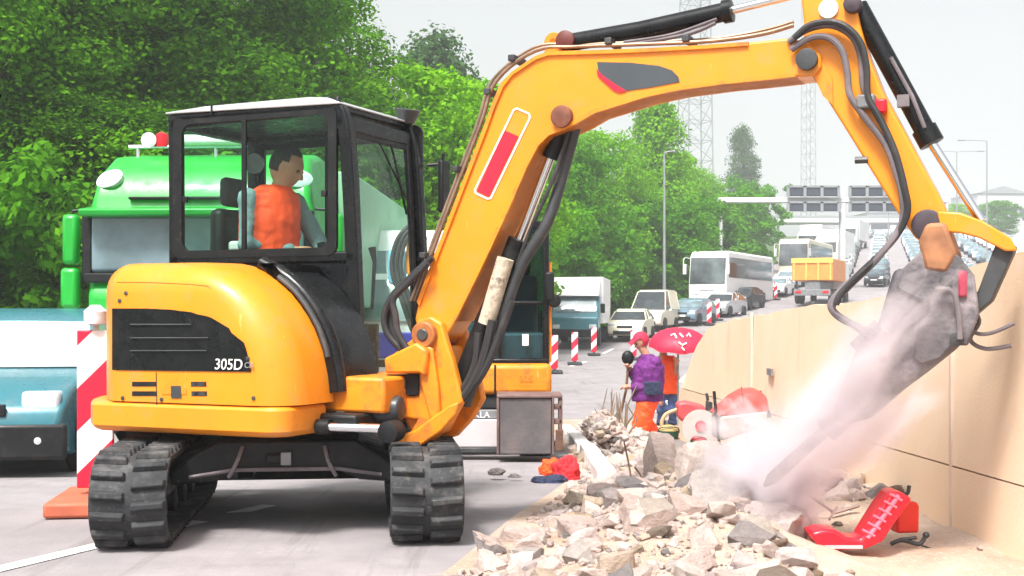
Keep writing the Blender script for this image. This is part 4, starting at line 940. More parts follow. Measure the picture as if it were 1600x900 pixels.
# windscreen frame
fu, fz = post[3]; bu = post[8][0]
for nm, (y0, y1, za, zb_) in {'windscreen_header': (yn, yf_, 2.40, 2.50)}.items():
    bm = B(); x = post[4][0] - .02; box(bm, x - .05, x + .02, y0, y1, za, zb_); ex(nm, bm, BLACKG, CAB, bevel=.015)
bm = B(); x = post[6][0]; box(bm, bu - .04, bu + .03, yn, yf_, zfl, zfl + .1); ex('windscreen_sill', bm, BLACKG, CAB, bevel=.01)
bm = B()
for y in (yn + .12, yf_ - .12): bar(bm, [(post[4][0] - .015, 2.43), (post[5][0] - .015, 2.1), (post[7][0] - .015, 1.3), (bu - .015, .8)], y - .022, y + .022, .035)
box(bm, post[4][0] - .03, post[4][0] - .0, yn + .1, yf_ - .1, 2.37, 2.405)
ex('windscreen_frame', bm, BLACK, CAB, bevel=.006)
wsx = lambda z: float(np.interp(z, [.8, 1.3, 2.1, 2.43], [bu, post[7][0], post[5][0], post[4][0]])) - .012
bm = B(); loft(bm, [[(wsx(z) - .003, yn + .1, z), (wsx(z) - .003, yf_ - .1, z), (wsx(z) + .003, yf_ - .1, z), (wsx(z) + .003, yn + .1, z)] for z in (.82, 1.3, 2.1, 2.42)]); ex('windscreen', bm, glassmat('clear_glass', (.95, .98, .97), 0), CAB)
bm = B(); q = wsx(2.35) + .02; tube(bm, [(q, .55, 2.38), (wsx(2.1) + .03, .62, 2.12), (wsx(1.9) + .025, .70, 1.93)], .009, 6); tube(bm, [(q, .40, 2.37), (wsx(1.95) + .02, .86, 1.9)], .006, 5); ex('wiper', bm, BLACK, CAB)
# side glass with inner rounded frame and sliding divider
def win_outline(x0, x1, z0, z1, r, n=5):
    o = []
    for cx_, cz_, a0 in ((x1 - r, z1 - r, 0), (x0 + r, z1 - r, 90), (x0 + r, z0 + r, 180), (x1 - r, z0 + r, 270)):
        for i in range(n + 1): a = R(a0 + 90 * i / n); o.append((cx_ + r * math.cos(a), cz_ + r * math.sin(a)))
    return o
wx0, wz0 = UP(284, 392, yn); wx1, wz1 = UP(513, 178, yn)
def ringframe(bm, o1, o2, y0, y1):
    n = len(o1); A = [[bm.verts.new((x, y, z)) for x, z in o] for o, y in ((o1, y0), (o2, y0), (o2, y1), (o1, y1))]
    for k in range(4):
        for i in range(n): bm.faces.new((A[k][i], A[k][(i + 1) % n], A[(k + 1) % 4][(i + 1) % n], A[(k + 1) % 4][i]))
for y0, y1 in ((yn - .004, yn + .02), (yf_ - .02, yf_ + .004)):
    zl_ = wz0 if y0 < .5 else .95; xr_ = wx1 if y0 < .5 else post[6][0] - .06
    bm = B(); ringframe(bm, win_outline(wx0 - .07, xr_ + .06, zl_ - .05, wz1 + .05, .06), win_outline(wx0, xr_, zl_, wz1, .07), y0, y1)
    wf = ex('side_window_frame', bm, BLACK, CAB, ang=30)
    bm = B(); prism(bm, win_outline(wx0 - .02, xr_ + .02, zl_ - .02, wz1 + .02, .08), (y0 + y1) / 2 - .003, (y0 + y1) / 2 + .003); ex('side_glass', bm, CABGLASS, wf)
    if y0 < .5:
        xd = UP(381, 300, yn)[0]; bm = B(); box(bm, xd - .016, xd + .016, y0 - .002, y1 - .006, wz0, wz1); ex('sliding_divider', bm, BLACK, wf, bevel=.003)
        z_ = UP(290, 312, yn)[1]
        for xx_ in (wx0 + .03, wx1 - .03): bm = B(); box(bm, xx_ - .015, xx_ + .02, y0 - .012, y0 + .01, z_ - .02, z_ + .02); ex('window_catch', bm, BLACK, wf, bevel=.004)
    else:
        bm = B(); box(bm, -.34, -.26, y0, y1, .95, wz1); box(bm, wx0, wx1, y0, y1, wz1 - .06, wz1); ex('door_post', bm, BLACK, wf, bevel=.004)
bm = B(); box(bm, ub + .035, ub + .041, yn + .08, yf_ - .08, zsill, zroof - .08); ex('rear_glass', bm, CABGLASS, CAB)
# work lamp and mirror on the far front corner
p = Vector((c_tr[0] + .11, .86, zroof + .02)); bm = B(); lathe(bm, [(.02, -.05), (.055, -.04), (.075, .02), (.085, .05), (.07, .055)], p, (.15, -.1, 1), 16); ex('work_lamp', bm, DARKM, CAB)
bm = B(); p = U3(545, 158, .35); lathe(bm, [(.02, 0), (.018, .06), (.01, .07)], U3(528, 168, .02), (0, 0, 1), 10); ex('aerial_mount', bm, BLACK, CAB)
bm = B(); a, c = U3(667, 258, .95), U3(692, 256, .98); tube(bm, [a, c, U3(693, 240, .98)], .012, 8); ex('mirror_arm', bm, BLACK, CAB)
bm = B(); p = U3(694, 292, 1.0); box(bm, p.x - .022, p.x + .02, p.y - .06, p.y + .06, p.z - .18, p.z + .18); ex('mirror', bm, BLACK, CAB, bevel=.015)
# seat and controls inside
bm = B(); s0 = U3(366, 350, .46); box(bm, s0.x - .06, s0.x + .06, .24, .68, 1.35, 1.98); s_ = ex('seat', bm, BLACK, bevel=.05, seg=3)
bm = B(); box(bm, s0.x - .05, s0.x + .03, .34, .58, 2.0, 2.2); ex('headrest', bm, mat('seat_fabric', (.05, .05, .055), .9, bump=.4), s_, bevel=.04, seg=3)
bm = B(); box(bm, s0.x, s0.x + .5, .22, .70, 1.22, 1.36); ex('seat_cushion', bm, BLACK, s_, bevel=.05, seg=3)
bm = B(); p = U3(382, 374, .22); box(bm, p.x - .1, p.x + .1, .17, .25, 1.68, 1.75); ex('armrest', bm, mat('armrest_grey', (.5, .5, .5), .7), s_, bevel=.02)
for y in (.14, .78):
    bm = B(); tube(bm, [(.12, y, 1.3), (.14, y, 1.62), (.12, y, 1.72)], [.012, .014, .028], 8); ex('control_lever', bm, BLACK)
bm = B(); lathe(bm, [(.055, 0), (.075, .02), (.07, .04), (.05, .03)], U3(400, 256, .8), (.2, -1, 0), 18); ex('cab_fan', bm, GREYM, CAB)

# --- front frame, swing post, boom
bm = B(); box(bm, .50, UP(600, 620, -.44)[0], -.44, .30, .70, .905); ex('front_frame', bm, ORANGE2, bevel=.02)
bm = B(); q = U3(531, 620, -.43); [box(bm, q.x - .03, q.x + .03, -.432, -.424, q.z + d - .018, q.z + d + .018) for d in (-.08, 0, .08)]; ex('bolt_plate', bm, GREYM, bevel=.003)
bm = B(); box(bm, CF - .03, .80, -.56, .3, .60, .70); ex('front_bumper', bm, BLACK, bevel=.02)
yb0, yb1 = -.17, .17
def poly(pts, yl=0.): return [UP(x, y, yl) for x, y in pts]

plate = [(652, 500), (672, 494), (690, 505), (696, 530), (706, 560), (716, 600), (722, 628), (704, 660), (678, 688), (650, 697), (616, 695), (609, 684), (640, 676), (652, 655), (604, 652), (600, 618), (652, 618), (654, 585), (600, 582), (606, 560), (626, 543), (643, 530)]
bm = B(); prism(bm, poly(plate, yb0), yb0, yb0 + .06); prism(bm, poly(plate, yb0), yb1 - .06, yb1); sp = ex('swing_bracket', bm, ORANGE2, bevel=.014, seg=3, ang=50)
bm = B(); prism(bm, poly([(628, 548), (690, 540), (700, 620), (672, 680), (640, 690), (625, 660)], yb0), yb0 + .055, yb1 - .055); ex('bracket_core', bm, ORANGE2, sp, bevel=.02)
bm = B(); prism(bm, poly([(600, 560), (650, 535), (668, 548), (664, 588), (655, 583), (602, 584)], yb0 - .07), yb0 - .075, yb0 - .005); ex('bracket_lug', bm, ORANGE2, sp, bevel=.015)
bm = B(); prism(bm, poly([(618, 694), (612, 684), (648, 672), (700, 634), (716, 628), (712, 648), (690, 674), (656, 698)], yb0 - .05), yb0 - .055, yb0 - .003); ex('bracket_foot', bm, ORANGE2, sp, bevel=.012)
bm = B(); prism(bm, poly([(648, 548), (662, 535), (676, 545), (684, 600), (688, 660), (676, 668), (660, 610)], yb0 - .03), yb0 - .035, yb0 - .002); ex('bracket_web', bm, ORANGE2, sp, bevel=.01)
bm = B(); prism(bm, poly([(604, 585), (654, 585), (654, 617), (606, 617)], yb0 - .012), yb0 - .014, yb0 + .01); ex('bracket_opening', bm, BLACK, sp)
bm = B(); q = U3(632, 600, yb0); box(bm, q.x - .06, q.x + .02, yb0 - .035, yb1 + .02, q.z - .035, q.z + .045); ex('pivot_block', bm, DARKM, sp, bevel=.015)
bm = B(); q = U3(604, 638, -.3); lathe(bm, [(.05, -.10), (.07, -.09), (.08, -.05), (.08, .05), (.07, .09), (.05, .10)], (q.x, -.30, q.z), (1, .1, 0), 20); ex('swing_pivot', bm, DARKM, sp, bevel=.004)
q = U3(665, 523, yb0)
bm = B(); lathe(bm, [(.075, -.02), (.08, 0), (.08, .38), (.075, .40)], (q.x, yb0 - .02, q.z), (0, 1, 0), 24); ex('pivot_boss', bm, mat('worn_boss', (.36, .12, .03), .5, var=.3, scale=20), sp, bevel=.006)
bm = B(); lathe(bm, [(.03, -.03), (.036, -.025), (.036, .01)], (q.x, yb0 - .02, q.z), (0, 1, 0), 16); ex('pivot_pin', bm, DARKM, sp)
bm = B(); tube(bm, [U3(508, 667, -.60), U3(608, 670, -.52)], .026, 14); sc_ = ex('swing_cylinder_rod', bm, CHROME)
bm = B(); p = U3(612, 674, -.52); lathe(bm, [(.03, -.06), (.062, -.05), (.062, .05), (.03, .06)], p, (0, 1, 0), 16); ex('cylinder_eye', bm, BLACK, sc_)
bm = B(); tube(bm, [U3(496, 667, -.60), U3(516, 667, -.59)], .045, 14); ex('swing_cylinder', bm, BLACK, sc_)
# boom
outer = [(648, 498), (653, 472), (676, 410), (703, 340), (729, 272), (755, 205), (772, 158), (784, 130), (802, 112), (838, 88), (858, 81), (930, 79), (1010, 76), (1100, 71), (1170, 66), (1232, 59)]
inner = [(1262, 66), (1282, 84), (1284, 104), (1272, 118), (1244, 120), (1190, 126), (1130, 132), (1062, 141), (1010, 152), (965, 166), (930, 177), (902, 193), (880, 203), (858, 212), (842, 228), (824, 262), (800, 318), (768, 388), (738, 450), (712, 502), (696, 528), (676, 536), (655, 528)]
BW = .115
bm = B(); prism(bm, poly(outer + inner, -BW), -BW, BW); boom = ex('boom', bm, ORANGE, bevel=.012, seg=2, ang=25)
bm = B(); n_ = outer[1:-1]; prism(bm, poly(n_ + [(x + 4, y + 6) if y > 120 else (x, y + 6) for x, y in n_[::-1]], -BW), -BW - .016, BW + .016); ex('boom_top_plate', bm, ORANGE2, boom)
low = inner[4:-3]; bm = B(); prism(bm, poly(low + [(x - 3, y - 5) for x, y in low[::-1]], -BW), -BW - .012, BW + .012); ex('boom_bottom_plate', bm, ORANGE2, boom)
def decal(name, pts, m, yl, parent=boom, off=.003, th=.002):
    bm = B(); prism(bm, [UP(x, y, yl - off) for x, y in pts], yl - off - th, yl - off); return ex(name, bm, m, parent, smooth=False)
def outline_decal(name, pts, wpx, m, yl):
    c = Vector((sum(p[0] for p in pts) / len(pts), sum(p[1] for p in pts) / len(pts))); P = [Vector(p) for p in pts]; n = len(P); inn = []
    for i in range(n):
        a, b_, d = P[i - 1], P[i], P[(i + 1) % n]; e1 = (b_ - a).normalized(); e2 = (d - b_).normalized(); n1 = Vector((-e1.y, e1.x)); n2 = Vector((-e2.y, e2.x))
        if n1.dot(c - b_) < 0: n1 = -n1
        if n2.dot(c - b_) < 0: n2 = -n2
        k = (n1 + n2); inn.append(b_ + k / max(.3, k.dot(n1)) * wpx)
    bm = B(); o1 = [UP(p.x, p.y, yl) for p in P]; o2 = [UP(p.x, p.y, yl) for p in inn]; ringframe(bm, o1, o2, yl - .005, yl - .002); return ex(name, bm, m, boom, smooth=False)
outline_decal('warning_outline', [(802, 171), (808, 168), (828, 177), (830, 184), (768, 311), (762, 312), (743, 303), (741, 297)], 2.6, TEXTW, -BW)
decal('warning_stripe', [(789, 204), (810, 213), (764, 308), (745, 299)], REDT, -BW)
decal('boom_emblem', [(933, 97), (985, 98), (1030, 103), (1050, 110), (1060, 120), (1062, 128), (1020, 136), (978, 142), (966, 142), (944, 126), (935, 112)], DECALG, -BW)
decal('boom_emblem', [(932, 108), (942, 118), (962, 132), (979, 142), (968, 145), (958, 141), (934, 119)], REDT, -BW, off=.0065)
bm = B(); q = U3(880, 183, -BW); lathe(bm, [(.055, -.03), (.062, -.028), (.062, .26), (.055, .262)], (q.x, -BW - .01, q.z), (0, 1, 0), 20); ex('cylinder_boss', bm, mat('rusty_boss', (.16, .05, .025), .6, var=.4, scale=18), boom)
bm = B(); q = U3(1262, 94, -BW); lathe(bm, [(.045, -.03), (.055, -.028), (.055, .285), (.045, .29)], (q.x, -BW - .012, q.z), (0, 1, 0), 20); ex('arm_pin', bm, DARKM, boom)
bm = B(); q = U3(867, 67, 0); lathe(bm, [(.027, -.025), (.058, -.025), (.058, .025), (.027, .025), (.027, -.025)], q, (0, 1, 0), 20); prism(bm, poly([(853, 84), (856, 72), (878, 72), (890, 82)]), -.03, .03); ex('lifting_eye', bm, ORANGE2, boom, bevel=.004)
bm = B(); q = U3(889, 66, 0); lathe(bm, [(.03, -.08), (.055, -.07), (.055, .07), (.03, .08)], q, (0, 1, 0), 16); ex('cylinder_eye', bm, mat('dark_red_eye', (.12, .02, .015), .5), boom)
# stick cylinder on top of the boom
bm = B(); tube(bm, [U3(893, 66, 0), U3(1000, 48, 0), U3(1140, 17, 0)], [.05, .052, .052], 18); lathe(bm, [(.03, 0), (.064, .002), (.064, .05), (.03, .055)], U3(1130, 19, 0), U3(1140, 17, 0) - U3(1000, 46, 0), 18); sc1 = ex('stick_cylinder', bm, BLACKG, boom)
bm = B(); tube(bm, [U3(1140, 17, 0), U3(1300, -22, 0)], .024, 12); ex('cylinder_rod', bm, CHROME, sc1)
bm = B(); tube(bm, smoothpath([U3(960, 72, -.07), U3(1020, 64, -.07), U3(1080, 52, -.07), U3(1118, 36, -.06)]), .011, 6); tube(bm, smoothpath([U3(975, 66, -.07), U3(1050, 54, -.07), U3(1120, 30, -.06)]), .010, 6); ex('cylinder_pipe', bm, HOSED, sc1)
# steel pipes along the back of the boom
PIPE = mat('boom_pipe', (.30, .22, .16), .4, .5, var=.3, scale=8)
for k, (d, yy) in enumerate(((5, -.085), (10, -.03), (4, .05))):
    path = [(652 - d, 470), (700 - d, 340), (755 - d, 196), (780 - d, 128 - d * .3), (836, 84 - d), (900, 76 - d * .6), (1000, 72 - d * .6), (1110, 67 - d * .6), (1190, 58 - d), (1240, 44 - d)]
    bm = B(); tube(bm, smoothpath([U3(x, y, yy) for x, y in path], 5), .010, 7); ex('hydraulic_pipe', bm, PIPE, boom)
for x, y in ((672, 402), (722, 268), (772, 148), (810, 96), (960, 70), (1080, 66)): bm = B(); q = U3(x - 3, y - 3, -.03); box(bm, q.x - .02, q.x + .02, -.11, .07, q.z - .02, q.z + .015); ex('pipe_clamp', bm, DARKM, boom, bevel=.004)
# boom cylinder
A0, A1, A2 = U3(716, 615, 0), U3(812, 375, 0), U3(880, 192, 0)
bm = B(); tube(bm, [A0, A1], .068, 18); lathe(bm, [(.03, -.09), (.07, -.08), (.07, .08), (.03, .09)], A0, (0, 1, 0), 16); lathe(bm, [(.03, 0), (.068, .002), (.068, .06), (.03, .065)], A1 - (A1 - A0).normalized() * .06, A1 - A0, 18); bc = ex('boom_cylinder', bm, BLACK)
bm = B(); tube(bm, [A1, A1.lerp(A2, .72)], .027, 14); ex('cylinder_rod', bm, CHROME, bc)
bm = B(); tube(bm, [A1.lerp(A2, .70), A2], .045, 12); ex('rod_head', bm, BLACK, bc)
bm = B(); tube(bm, [U3(790, 404, -.11), U3(760, 506, -.11)], .050, 16); ex('worn_sleeve', bm, BEIGEW, bc)
bm = B(); off = .10
tube(bm, smoothpath([U3(899, 198, .02), U3(882, 262, .02), U3(856, 345, -.02), U3(815, 415, -.05), U3(790, 480, -.06), U3(762, 545, -.05), U3(742, 590, -.04), U3(728, 632, 0)]), .034, 12); ex('rod_guard', bm, DARKM, bc)
for dx, yy, r in ((6, -.06, .012),):
    bm = B(); tube(bm, smoothpath([U3(884 + dx, 200, yy * .5), U3(858 + dx, 280, yy), U3(822 + dx, 360, yy), U3(800 + dx, 420, yy)]), r, 8); ex('hose', bm, HOSE, bc)
for pts, r in (([(800, 470), (782, 520), (766, 560), (745, 596), (716, 628)], .024), ([(770, 500), (756, 560), (735, 606), (712, 632)], .03), ([(748, 520), (742, 570), (720, 612), (700, 600)], .024)):
    bm = B(); tube(bm, smoothpath([U3(x, y, -.13) for x, y in pts]), r, 9); ex('hose', bm, HOSE, bc)
# thick hose bundle that loops from the deck over the swing bracket to the boom
for k, (dx, yy) in enumerate(((0, -.16), (9, -.12), (17, -.20), (5, -.06))):
    pts = [(676 - dx * .4, 402 + dx * .5), (645 - dx * .3, 430 + dx * .6), (615, 460 + dx * .4), (601 + dx, 492), (605 + dx, 520), (626 + dx * .6, 545), (646, 556)]
    bm = B(); tube(bm, smoothpath([U3(x, y, yy) for x, y in pts]), .020, 9); ex('hose', bm, HOSE, boom)
bm = B()
for x, y in ((600, 366), (625, 350), (640, 372)): pass
bm.free()
# --- stick (arm)
AW = .085
sl_ = [(1250, -60), (1252, 0), (1256, 40), (1254, 72), (1262, 108), (1290, 152), (1330, 216), (1372, 284), (1410, 344), (1430, 372), (1450, 384), (1470, 376), (1484, 352), (1478, 328), (1462, 296), (1438, 252), (1408, 196), (1378, 140), (1356, 84), (1344, 40), (1336, 0), (1326, -60)]
bm = B(); prism(bm, poly(sl_, -AW), -AW, AW); st = ex('stick', bm, ORANGE, bevel=.014, seg=3, ang=25)
decal('stick_gusset', [(1268, 110), (1282, 92), (1300, 120), (1302, 165), (1286, 150)], ORANGE2, -AW, st, .004, .006)
bm = B(); q = U3(1295, 14, -AW); lathe(bm, [(.02, -.01), (.05, -.008), (.05, .19), (.02, .2)], (q.x, -AW - .006, q.z), (0, 1, 0), 18); ex('stick_eye', bm, WHITE, st)
for x, y, r, nm in ((1450, 352, .078, 'stick_end_boss'), (1333, 8, .045, 'cylinder_pin')):
    bm = B(); q = U3(x, y, -AW); lathe(bm, [(r * .7, -.035), (r, -.03), (r, .19), (r * .7, .2)], (q.x, -AW - .01, q.z), (0, 1, 0), 22); ex(nm, bm, mat('dark_boss', (.05, .035, .045), .5, var=.3, scale=20), st, bevel=.004)
bm = B(); tube(bm, [U3(1340, 10, 0), U3(1400, 120, 0), U3(1455, 222, 0)], .052, 18); d = U3(1455, 222, 0) - U3(1340, 10, 0); lathe(bm, [(.03, 0), (.064, .002), (.064, .09), (.03, .095)], U3(1455, 222, 0) - d.normalized() * .08, d, 18); bcy = ex('bucket_cylinder', bm, BLACKG, st)
bm = B(); tube(bm, [U3(1455, 222, 0), U3(1533, 345, 0)], .024, 12); ex('cylinder_rod', bm, CHROME, bcy)
bm = B(); tube(bm, [U3(1392, 90, -.06), U3(1425, 150, -.065), U3(1445, 200, -.06)], .011, 7); q = U3(1412, 158, -.055); box(bm, q.x - .03, q.x + .03, -.08, -.03, q.z - .03, q.z + .03); ex('cylinder_pipe', bm, HOSED, bcy)
link = [(1464, 330), (1500, 332), (1535, 345), (1580, 372), (1590, 392), (1570, 392), (1530, 372), (1500, 364), (1470, 362)]
for y0, y1 in ((-.13, -.095), (.095, .13)):
    bm = B(); prism(bm, poly(link, y0), y0, y1); ex('bucket_link', bm, ORANGE, st, bevel=.008)
bm = B(); prism(bm, poly([(1560, 375), (1590, 385), (1552, 470), (1500, 515), (1490, 500), (1530, 455)]), -.09, .09); ex('tipping_link', bm, DARKM, st, bevel=.01)
# hoses along the stick down to the breaker
HB = [[(1232, 66), (1262, 46), (1300, 40), (1332, 58), (1346, 92), (1348, 130), (1362, 164), (1388, 212), (1406, 262), (1416, 310), (1412, 346), (1384, 388), (1340, 430), (1306, 462), (1298, 480), (1314, 498), (1345, 512), (1366, 524)],
      [(1236, 78), (1264, 60), (1292, 58), (1314, 76), (1324, 112), (1328, 148), (1352, 184), (1384, 226), (1400, 268), (1410, 306), (1408, 350), (1376, 398), (1330, 444), (1304, 472), (1304, 488), (1336, 510), (1360, 530)],
      [(1240, 60), (1268, 38), (1310, 36), (1342, 62), (1354, 104), (1356, 150), (1374, 184), (1398, 236), (1412, 290), (1418, 330), (1398, 372), (1352, 420), (1316, 456), (1306, 476)]]
for k, pts in enumerate(HB):
    bm = B(); tube(bm, smoothpath([U3(x, y, -.125 - .022 * k - (.08 if i > 10 else 0)) for i, (x, y) in enumerate(pts)], 5), .017, 8); ex('hose', bm, HOSED if k < 2 else HOSE, st)
bm = B(); q = U3(1356, 160, -AW); box(bm, q.x - .045, q.x + .045, -.17, -AW, q.z - .04, q.z + .03); ex('hose_clamp', bm, GREYM, st, bevel=.01)
bm = B(); q = U3(1368, 168, -AW); box(bm, q.x - .0, q.x + .06, -.14, -AW, q.z - .035, q.z + .035); ex('valve', bm, RED, st, bevel=.01)
bm = B(); q = U3(1347, 250, -AW); tube(bm, [q + Vector((-.035, 0, 0)), q + Vector((.03, 0, 0))], .018, 8); ex('grease_nipple', bm, DARKM, st)
# --- hydraulic breaker
DUSTY = mat('dusty_steel', (.10, .09, .10), .75, var=.4, scale=9, bump=.5, bscale=26, dirt=(.30, .26, .27), damt=.8, dscale=4)
BA, BZ = U3(1478, 420, 0), U3(1300, 650, 0)
br_ = [(1428, 402), (1446, 386), (1480, 384), (1500, 402), (1522, 430), (1530, 490), (1512, 540), (1488, 540), (1470, 560), (1440, 570), (1426, 560), (1440, 470), (1400, 450), (1410, 420)]
for y0, y1 in ((-.15, -.11), (.11, .15)):
    bm = B(); prism(bm, poly(br_, y0), y0, y1); bk = ex('breaker_bracket', bm, DUSTY, bevel=.01)
bm = B(); prism(bm, poly([(1440, 380), (1452, 352), (1482, 350), (1500, 400), (1484, 428), (1450, 424)]), -.158, .158); ex('pin_housing', bm, mat('worn_orange', (.30, .13, .06), .75, var=.35, scale=12), bk, bevel=.02)
bm = B(); prism(bm, poly([(1402, 418), (1460, 430), (1500, 500), (1500, 540), (1450, 580), (1410, 610), (1362, 652), (1320, 664), (1306, 640), (1318, 604), (1340, 552), (1376, 505)]), -.13, .13); hb_ = ex('breaker_housing', bm, DUSTY, bevel=.04, seg=3)
bm = B(); tube(bm, [U3(1330, 636, 0), U3(1290, 672, 0)], .07, 16); tube(bm, [U3(1292, 670, 0), U3(1206, 748, 0), U3(1194, 759, 0)], [.034, .034, .008], 14); ex('chisel', bm, DUSTY, hb_)
bm = B(); p0, p1 = U3(1338, 546, -.14), U3(1376, 510, -.14); tube(bm, [p0, p1], .045, 12); ex('hose_coupling', bm, DUSTY, hb_)
for x, y, r in ((1478, 440, .03), (1495, 530, .035), (1446, 470, .02), (1380, 560, .022)):
    bm = B(); q = U3(x, y, -.15); lathe(bm, [(r * .5, -.03), (r, -.025), (r, .0)], (q.x, -.15, q.z), (0, 1, 0), 12); ex('bolt', bm, DARKM, bk)
bm = B(); tube(bm, smoothpath([U3(x, y, -.2) for x, y in ((1462, 452), (1488, 456), (1498, 490), (1500, 530))]), .014, 8); ex('hose', bm, HOSED, bk)
bm = B(); tube(bm, smoothpath([U3(x, y, .05) for x, y in ((1506, 470), (1530, 500), (1516, 530), (1540, 545), (1580, 540))]), .011, 8); tube(bm, smoothpath([U3(x, y, .0) for x, y in ((1500, 500), (1524, 520), (1550, 520), (1585, 505))]), .010, 8); ex('hose', bm, HOSED, bk)
bm = B(); q = U3(1504, 442, -.16); box(bm, q.x - .02, q.x + .02, -.172, -.152, q.z - .07, q.z + .06); ex('red_plate', bm, mat('dull_crimson', (.30, .03, .06), .7, var=.3), bk, bevel=.01)

# ------------------------------------------------------------------ people
def ellring(c, fwd, a, b_, n=18):          # a lateral half width, b half depth
    f = Vector(fwd).normalized(); s = Vector((0, 0, 1)).cross(f).normalized(); c = Vector(c)
    return [c + s * a * math.cos(2 * math.pi * k / n) + f * b_ * math.sin(2 * math.pi * k / n) for k in range(n)]
def limb(bm, pts, rs):
    tube(bm, pts, rs, 12)
    for p, r in zip(pts, rs): sphere(bm, p, r * .995, 12, 8)
def head_bm(bm, c, fwd, s=1., nod=0., smile=0):
    f = Vector(fwd).normalized(); M = Matrix.Translation(Vector(c)) @ Matrix.Rotation(math.atan2(f.y, f.x), 4, 'Z') @ Matrix.Rotation(nod, 4, 'Y') @ Matrix.Scale(s, 4)
    vs = sphere(bm, (0, 0, 0), 1, 28, 20, (.097, .076, .118))
    for v in vs:
        x, y, z = v.co
        if x > 0:
            if z < -.03: v.co.y *= 1 - .22 * min(1, (-z - .03) / .08); v.co.x += .008 * math.exp(-((z + .095) / .02) ** 2)   # jaw and chin
            v.co.x -= .010 * math.exp(-((z - .0) / .016) ** 2) * math.exp(-((abs(y) - .032) / .016) ** 2)                  # eye sockets
            v.co.x += .006 * math.exp(-((z - .028) / .014) ** 2) * math.exp(-(y / .05) ** 2)                               # brow
            v.co.x += .004 * math.exp(-((z + .06) / .008) ** 2) * math.exp(-(y / .022) ** 2)                               # lips
        else: v.co.x *= 1.08
    n0 = bmesh.ops.create_cone(bm, cap_ends=True, segments=8, radius1=.018, radius2=.007, depth=.05)['verts']
    bmesh.ops.transform(bm, matrix=Matrix.Translation((.098, 0, -.016)) @ Matrix.Rotation(R(-22), 4, 'Y'), verts=n0); vs += n0
    vs += sphere(bm, (.108, 0, -.034), .013, 8, 6)
    for sg in (-1, 1): vs += sphere(bm, (-.004, sg * .078, -.005), .03, 10, 8, (.6, .3, 1.05))
    bmesh.ops.transform(bm, matrix=M, verts=vs); return M
def hand_bm(bm, wrist, d, up, s=1.):
    d = Vector(d).normalized(); up = Vector(up); sd = d.cross(up).normalized(); up = sd.cross(d).normalized(); w_ = Vector(wrist)
    limb(bm, [w_, w_ + d * .04 * s, w_ + d * .08 * s], [.026 * s, .034 * s, .034 * s])
    for i, ln in enumerate((.062, .070, .066, .052)):
        b0_ = w_ + d * .085 * s + sd * (-.030 + .020 * i) * s
        k1 = b0_ + d * ln * .5 * s - up * .008 * s; k2 = k1 + (d * .5 - up * .9).normalized() * ln * .35 * s; k3 = k2 + (-d * .2 - up).normalized() * ln * .25 * s
        limb(bm, [b0_, k1, k2, k3], [.011 * s, .010 * s, .009 * s, .007 * s])
    t0 = w_ + d * .03 * s - sd * .028 * s; limb(bm, [t0, t0 + (d - sd * .8).normalized() * .035 * s, t0 + (d - sd * .3 - up * .5).normalized() * .065 * s], [.014 * s, .012 * s, .009 * s])
def organic(name, bm, m, parent, base, vox=.012, smooth=4, wr=0.):
    bmesh.ops.translate(bm, vec=-Vector(base), verts=bm.verts[:]); o = finish(name, bm, m, parent, ang=180)
    r = o.modifiers.new('remesh', 'REMESH'); r.mode = 'VOXEL'; r.voxel_size = vox; r.use_smooth_shade = True
    s_ = o.modifiers.new('smooth', 'SMOOTH'); s_.factor = .5; s_.iterations = smooth
    if wr:
        tx = bpy.data.textures.get('folds') or bpy.data.textures.new('folds', 'CLOUDS'); tx.noise_scale = .07
        dm = o.modifiers.new('folds', 'DISPLACE'); dm.texture = tx; dm.strength = wr; dm.mid_level = .5; dm.texture_coords = 'LOCAL'
    return o
EYE = mat('eye', (.05, .03, .02), .2)
def face_bits(M, parent, base, hair=None, hm=HAIR):
    bm = B()
    for sg in (-1, 1): sphere(bm, (.083, sg * .031, .002), .0105, 10, 8)
    bmesh.ops.transform(bm, matrix=M, verts=bm.verts[:]); bmesh.ops.translate(bm, vec=-Vector(base), verts=bm.verts[:]); finish('eyes', bm, EYE, parent)
    if hair:
        bm = B(); vs = sphere(bm, (-.012, 0, .016), 1, 28, 20, (.103, .084, .118)); 
        bmesh.ops.delete(bm, geom=[v for v in bm.verts if (v.co.x > .035 and v.co.z < .075) or (v.co.z < -.05) or (v.co.x > -.01 and abs(v.co.y) > .05 and v.co.z < .02)], context='VERTS')
        for v in bm.verts: v.co += v.co.normalized() * .004 * noise.noise(v.co * 60)
        bmesh.ops.transform(bm, matrix=M, verts=bm.verts[:]); bmesh.ops.translate(bm, vec=-Vector(base), verts=bm.verts[:])
        o = finish('hair', bm, hm, parent, ang=180); s_ = o.modifiers.new('solid', 'SOLIDIFY'); s_.thickness = .006
